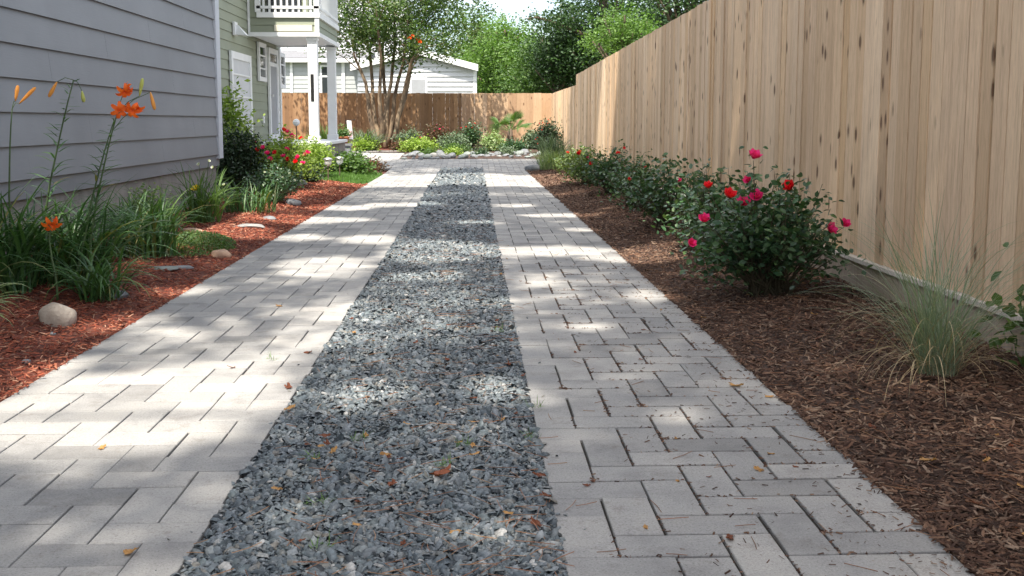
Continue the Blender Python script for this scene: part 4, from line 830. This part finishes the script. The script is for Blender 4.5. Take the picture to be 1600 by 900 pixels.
def limb(mb, a, b_, r0, r1, r, wob=.06, k=7, side=8):
    a, b_ = Vector(a), Vector(b_); L = (b_ - a).length
    pts = [a.lerp(b_, i / k) + (Vector((r.gauss(0, 1), r.gauss(0, 1), r.gauss(0, .4))) * wob * L * .35 * math.sin(math.pi * i / k)) + Vector((0, 0, .06 * L * math.sin(math.pi * i / k))) for i in range(k + 1)]
    mb.tube(pts, [r0 + (r1 - r0) * i / k for i in range(k + 1)], side); return pts
# multi-stemmed crape myrtle
r = random.Random(12); YT = 32.6; tx = P(598, 230, YT).x; tz = prof(YT)
t = empty('crape_myrtle', (tx, YT, tz), 'multi stemmed smooth barked tree with airy crown left of the rear bed', 'tree')
mb = MB(); tips = []
for (bx_, ex, ey, hy) in ((588, 548, 60, 0), (592, 566, -20, .6), (597, 590, 10, -.8), (602, 600, -40, .9), (606, 640, 30, -.3), (612, 668, 0, .5), (615, 655, 70, -.7), (600, 622, -60, .2)):
    a = P(bx_, 231, YT); m_ = P((bx_ * .55 + ex * .45), 130, YT + hy * .5); e = P(ex, ey, YT + hy * 1.6)
    mb.tube([a + (m_ - a) * q + Vector((.03 * math.sin(q * 7 + ex), .04 * math.cos(q * 5 + ex), 0)) for q in (0, .25, .5, .75, 1)] + [m_ + (e - m_) * q + Vector((.06 * math.sin(q * 6 + ex), .08 * math.cos(q * 4 + ex), 0)) for q in (.3, .6, 1)], [.085, .075, .068, .062, .056, .046, .034, .018], 8)
    for j in range(5):
        q = .25 + .17 * j; s_ = m_ + (e - m_) * q; f = s_ + Vector((r.gauss(0, .7), r.gauss(0, .7), r.uniform(.3, .9))); mb.tube([s_, s_.lerp(f, .5) + Vector((0, 0, .08)), f], [.022, .015, .007], 5); tips.append(f)
    tips.append(e)
mb.build('trunk', M['bark_pale'], t, True)
lumps = [(tuple(p), (.5, .5, .36)) for p in tips] + [(tuple(P(px, py, YT + dy)), (a, a, c_)) for px, py, dy, a, c_ in ((500, 20, .3, 1.0, .5), (460, 0, .2, 1.0, .6), (520, 45, .4, .6, .4), (540, -10, .3, .8, .5), (560, 20, 0, .8, .6), (620, 10, .5, 1.0, .55), (690, 25, 0, 1.0, .55), (730, 50, .3, .62, .42), (650, 60, -.8, .6, .35), (700, 75, .5, .45, .3), (600, -60, 0, 1.8, 1.0), (690, -50, 0, 1.6, .9), (570, 75, -.6, .3, .3), (748, 20, .4, .45, .4))]  # leftmost lumps added out of sight behind the porch to shade the back fence
leaf_crown('crown', M['lf_myrtle'], lumps, 32000, .098, t, 3)
for k, (px, py) in enumerate([(643, 58), (652, 64), (656, 66), (640, 62)]):
    blossom(t, P(px, py, YT - 1.2), 'orange', 2.4)
# background trees beyond the back fence
def big_tree(name, x, y, H, crown, leaf, label, n, ls, seed, trunk=.25, lean=(0, 0), group=None):
    z = .3; t = empty(name, (x, y, z), label, 'tree', group); r = random.Random(seed); mb = MB(); top = Vector((x + lean[0], y + lean[1], z + H * .75))
    limb(mb, (x, y, z - .2), top, trunk, trunk * .35, r, .04, 8, 10)
    for (c, rr) in crown[:26]:
        c = Vector(c); s_ = Vector((x, y, z)).lerp(top, min(.95, max(.3, (c.z - z) / H * .75))); limb(mb, s_, c, trunk * .3, .03, r, .08, 5, 6)
    mb.build('trunk', M['bark'], t, True); leaf_crown('crown', M[leaf], crown, n, ls, t, seed); return t
def lumpset(cx, cy, cz, rx, ry, rz, k, s, seed):
    r = random.Random(seed); L = []
    for i in range(k):
        d = Vector((r.gauss(0, 1), r.gauss(0, 1), r.gauss(0, 1))).normalized() * r.random() ** .35; q = r.uniform(.7, 1.3) * s
        L.append(((cx + d.x * rx, cy + d.y * ry, cz + d.z * rz), (q, q, q * .62)))
    return L
def bt(px, py, Y): return P(px, py, Y)
c = bt(790, 105, 52); big_tree('leafy_tree', c.x, 52, 7, lumpset(c.x, 52, c.z - .2, 3.0, 2.4, 2.0, 46, .8, 1), 'lf_oak', 'bright green rounded tree directly behind the white house gable', 21000, .15, 41)
c = bt(748, 80, 56); big_tree('leafy_tree', c.x, 57, 8, lumpset(c.x, 57, c.z - .3, 2.6, 2.4, 2.2, 40, .85, 2), 'lf_oak', 'bright tree rising above the roof of the white house', 14000, .16, 42)
c = bt(845, 120, 48); big_tree('leafy_tree', c.x, 47, 6, lumpset(c.x, 47, c.z, 1.8, 1.6, 1.3, 30, .6, 3), 'lf_mid', 'lower mid green tree against the back fence corner', 10000, .13, 43)
c = bt(945, 45, 44); big_tree('dark_tree', c.x, 44, 9, lumpset(c.x, 44, c.z, 2.5, 2.5, 3.0, 54, .85, 4), 'lf_tree_dark', 'tall dark evergreen tree rising over the right fence', 22000, .15, 44)
c = bt(872, 95, 46); big_tree('dark_tree', c.x, 45, 7, lumpset(c.x, 45, c.z, 1.1, 1.5, 1.5, 24, .6, 5), 'lf_tree_dark', 'narrower dark tree left of the tall evergreen', 9000, .13, 45)
c = bt(975, 45, 31); big_tree('leafy_tree', c.x, 31, 5, lumpset(c.x + .1, 31, c.z - .3, 1.1, 1.0, .85, 26, .4, 6), 'lf_oak', 'sunlit fresh green young tree peeking over the right fence', 6500, .085, 46, trunk=.1)
c = bt(1060, 20, 36); big_tree('dark_tree', c.x + .5, 37, 7, lumpset(c.x + .4, 37, c.z + .6, 2.2, 2.0, 1.6, 30, .7, 7), 'lf_tree_dark', 'dark tree top at the upper right above the fence', 10000, .13, 47)
# the long branch reaching left into the sky
br = [P(px, py, 43) for px, py in ((930, 60), (890, 45), (860, 33), (838, 27), (818, 30))]
t = empty('tree_branch', br[0], 'long dark branch reaching left into the white sky', 'branch'); mb = MB(); mb.tube(br, [.09, .07, .05, .035, .012], 7); mb.build('limb', M['bark'], t)
leaf_crown('leaves', M['lf_tree_dark'], [(tuple(P(px, py, 43)), (a, a, a * .45)) for px, py, a in ((812, 32, .1), (832, 27, .28), (850, 30, .3), (868, 34, .45), (862, 48, .3), (885, 40, .6))], 1500, .1, t, 66)
# distant tree line so the horizon is closed
tag(leaf_crown('distant_woods', M['lf_tree_dark'], [((-75 + 9 * i, 105 + 8 * math.sin(i * 2.1), 3 + math.sin(i)), (7, 5, 4.2)) for i in range(20)], 26000, .6, None, 77), 'distant dark green woods beyond the houses', 'woods', kind='stuff')

# ------------------------------------------------------------------ shade trees overhead (out of view, they dapple the driveway)
LIT = []
def lit(px0, px1, py0, py1, soft=.5):
    a = G((px0 + px1) / 2, py1); b_ = G((px0 + px1) / 2, py0); x0 = G(px0, (py0 + py1) / 2).x; x1 = G(px1, (py0 + py1) / 2).x
    LIT.append(((x0 + x1) / 2, (a.y + b_.y) / 2, abs(x1 - x0) / 2, abs(b_.y - a.y) / 2, soft))
for q in ((430, 960, 272, 293), (-150, 440, 580, 735), (140, 420, 575, 640), (210, 310, 512, 545), (300, 470, 560, 600), (500, 640, 590, 660), (700, 850, 590, 635), (590, 800, 378, 412), (600, 740, 425, 440),
          (780, 960, 384, 402), (900, 1010, 395, 414), (800, 880, 428, 448), (430, 580, 398, 432), (330, 600, 338, 350), (520, 630, 366, 384), (200, 360, 438, 470), (120, 250, 490, 520),
          (560, 700, 316, 324), (760, 850, 318, 325), (800, 950, 333, 340), (480, 600, 320, 330), (960, 1100, 384, 414), (340, 430, 356, 378), (0, 110, 560, 610), (380, 470, 290, 330), (240, 330, 380, 400),
          (680, 790, 345, 352), (860, 940, 355, 363), (420, 520, 365, 380), (960, 1060, 455, 475), (880, 960, 500, 520), (1000, 1120, 640, 665), (700, 860, 810, 870), (30, 170, 440, 470), (640, 700, 470, 480)): lit(*q)
Lx, Ly, Lrx, Lry, Ls = map(np.array, zip(*LIT))
kx, ky = SD.x / -SD.z, SD.y / -SD.z
def keep(Pn):
    sx = Pn[:, 0] + kx * Pn[:, 2]; sy = Pn[:, 1] + ky * Pn[:, 2]
    wv = np.array([noise.noise(Vector((a * 1.3, b2 * .8, 0))) for a, b2 in zip(sx, sy)]) * .7 + np.array([noise.noise(Vector((a * 4, b2 * 3, 7))) for a, b2 in zip(sx, sy)]) * .25
    d = np.min(((sx[:, None] - Lx) / Lrx) ** 2 + ((sy[:, None] - Ly) / Lry) ** 2, axis=1)
    ok = d > (1.0 + wv)
    ok &= ~((sy > 18.9) & (sx < 3.0 - .0 * sx) & (sy < 21.2)) 
    ok &= ~((sy > 21.2) & (sy < 23.9) & (sx < -1.9)); ok &= ~((sy > 21.2) & (sx < -3.2)); ok &= sy < 28.2
    ok &= ~((sx < -2.35) & (sy > 9.3))
    return ok
def overhead(name, tx_, ty_, H, region, n, label, seed, ls=.155):
    """crown spread so its shade falls on region (x0,x1,y0,y1 on the ground)"""
    r = random.Random(seed); t = empty(name, (tx_, ty_, 0), label, 'tree'); mb = MB(); top = Vector((tx_ * .7, ty_, H)); limb(mb, (tx_, ty_, -.2), top, .32, .14, r, .04, 8, 10); lumps = []
    x0, x1, y0, y1 = region
    for i in range(130):
        sx, sy, hz = r.uniform(x0, x1), r.uniform(y0, y1), H + r.uniform(-1.0, 1.6); c = (sx - kx * hz, sy - ky * hz, hz); lumps.append((c, (.9, .9, .4)))
    for (c, rr) in lumps[::9]: limb(mb, Vector((tx_, ty_, 0)).lerp(top, r.uniform(.7, 1)), c, .07, .02, r, .08, 5, 5)
    mb.build('trunk', M['bark'], t, True); leaf_crown('crown', M['lf_shade'], lumps, n, ls, t, seed, keep); return t
overhead('shade_tree', 5.5, -4.0, 14, (-3.2, 5.2, .5, 10.5), 62000, 'tall shade tree beyond the right fence near the camera', 91)
overhead('shade_tree', 6.0, 6.0, 14, (-2.4, 5.2, 9.5, 19.2), 58000, 'tall shade tree beyond the right fence halfway along the driveway', 92)
overhead('shade_tree', 6.5, 15.0, 14, (-1.9, 4.6, 21, 27.5), 30000, 'tall shade tree beyond the right fence at the driveway end', 93)

# ------------------------------------------------------------------ litter
def leaf_mesh(kind, seed):
    r = random.Random(seed); mb = MB(); k = 22; vs = [(0, 0, .002)]
    for i in range(k):
        a = 6.283 * i / k; rr = (.80 + .2 * math.cos(5 * a + seed)) * (1 + .25 * math.cos(a)) * r.uniform(.88, 1.08) * .55
        vs.append((rr * math.cos(a) * 1.25, rr * math.sin(a) * .68, .10 + r.uniform(-.03, .16) * (1 + math.cos(2 * a))))
    mb.add(vs, [(0, 1 + i, 1 + (i + 1) % k) for i in range(k)]); me = bpy.data.meshes.new('fallen_leaf'); me.from_pydata(mb.v, [], mb.f); me.materials.append(M[kind]); return me
LM = [leaf_mesh('dryleaf', i) for i in range(6)] + [leaf_mesh('yleaf', 20 + i) for i in range(3)]
def litter(px, py, s, kind=None, label=None, group='fallen leaves scattered on the ground', lab2='small curled brown leaf lying on the ground'):
    g = G(px, py); z = gz(g.x, g.y); me = LM[kind if kind is not None else random.randrange(9)]
    o = link('fallen_leaf', me); onp = (DL < g.x < GL) or (GR < g.x < DR); o.location = (g.x, g.y, z + (.002 if onp else .014)); o.scale = (s, s, s * .8)
    o.rotation_euler = (R(random.uniform(-14, 14)), R(random.uniform(-14, 14)), random.uniform(0, 6.28)); tag(o, label or lab2, 'leaf', group)
for px, py, s, k, lb in ((203, 865, .048, 6, 'yellow tan leaf on the near left pavers'), (686, 750, .075, 0, 'widest orange oak leaf lying on the near gravel'), (613, 765, .045, 1, 'curled dark brown leaf left of the widest orange leaf'), (451, 607, .045, 2, 'brown leaf on the paver edge where the gravel begins'),
                         (450, 645, .04, 7, 'orange leaf just below the brown leaf at the gravel edge'), (483, 552, .05, 3, 'ochre leaf at the left edge of the gravel strip'), (363, 575, .03, 0, 'tiny orange leaf in a dark paver joint on the left strip'), (158, 702, .03, 7, 'tan leaf on the sunlit left pavers'),
                         (437, 479, .04, 6, 'yellow leaf in the middle of the left paved strip'), (1153, 604, .06, 6, 'yellow oak leaf on the right pavers near the grass'), (1204, 621, .035, 7, 'yellow leaf beside the oak leaf on the right paver edge'), (1183, 734, .035, 8, 'yellow leaf lying in a joint of the right pavers'),
                         (1140, 843, .035, 3, 'red brown leaf standing in a joint of the right pavers'), (1100, 495, .03, 7, 'orange leaf on the right paver edge beside the mulch'), (1453, 728, .05, 7, 'large yellow leaf on the dark mulch near the right'),
                         (838, 828, .04, 0, 'orange leaf on gravel close to the right pavers'), (855, 783, .035, 2, 'orange brown leaf at the right gravel edge'), (845, 750, .04, 1, 'dark red leaf at the right gravel edge'), (435, 772, .035, 7, 'pale orange leaf on the near left gravel')): litter(px, py, s, k, lb)
for i in range(80):
    py = 300 + 560 * random.random() ** 1.3; xl_ = 738 + GL / 1.1 * (py - 190); xr_ = 738 + GR / 1.1 * (py - 190)
    litter(random.uniform(xl_ + 3, xr_ - 3), py, random.uniform(.018, .034), None, None, 'small dry leaves on the gravel', 'small dry leaf lying on the slate gravel')
for i in range(40):
    py = 400 + 480 * random.random(); litter(738 + (DR + .08 + random.random() * .9) / 1.1 * (py - 190), py, random.uniform(.018, .035), None, None, 'small dry leaves on the brown mulch', 'small dry leaf lying on the dark brown mulch')
for i in range(22):
    py = 330 + 500 * random.random(); litter(738 + random.uniform(GR + .05, DR - .03) / 1.1 * (py - 190), py, random.uniform(.012, .026), None, None, 'small dry leaves on the right pavers', 'small dry leaf lying on the right paved strip')
# weeds in the gravel
mb = MB(); r = random.Random(2)
for px, py in ((497, 790), (485, 720), (720, 700), (560, 690), (830, 690), (780, 520), (690, 730), (505, 860), (426, 565), (840, 640)):
    g = G(px, py); blades(mb, (g.x, g.y, .0), 16, (.02, .06), (.0015, .003), (.7, 1.5), (.2, 1.2), .03, 4)
tag(mb.build('weeds', M['lawnblade']), 'sparse green grass weeds sprouting in gravel and joints', 'weeds', kind='stuff')
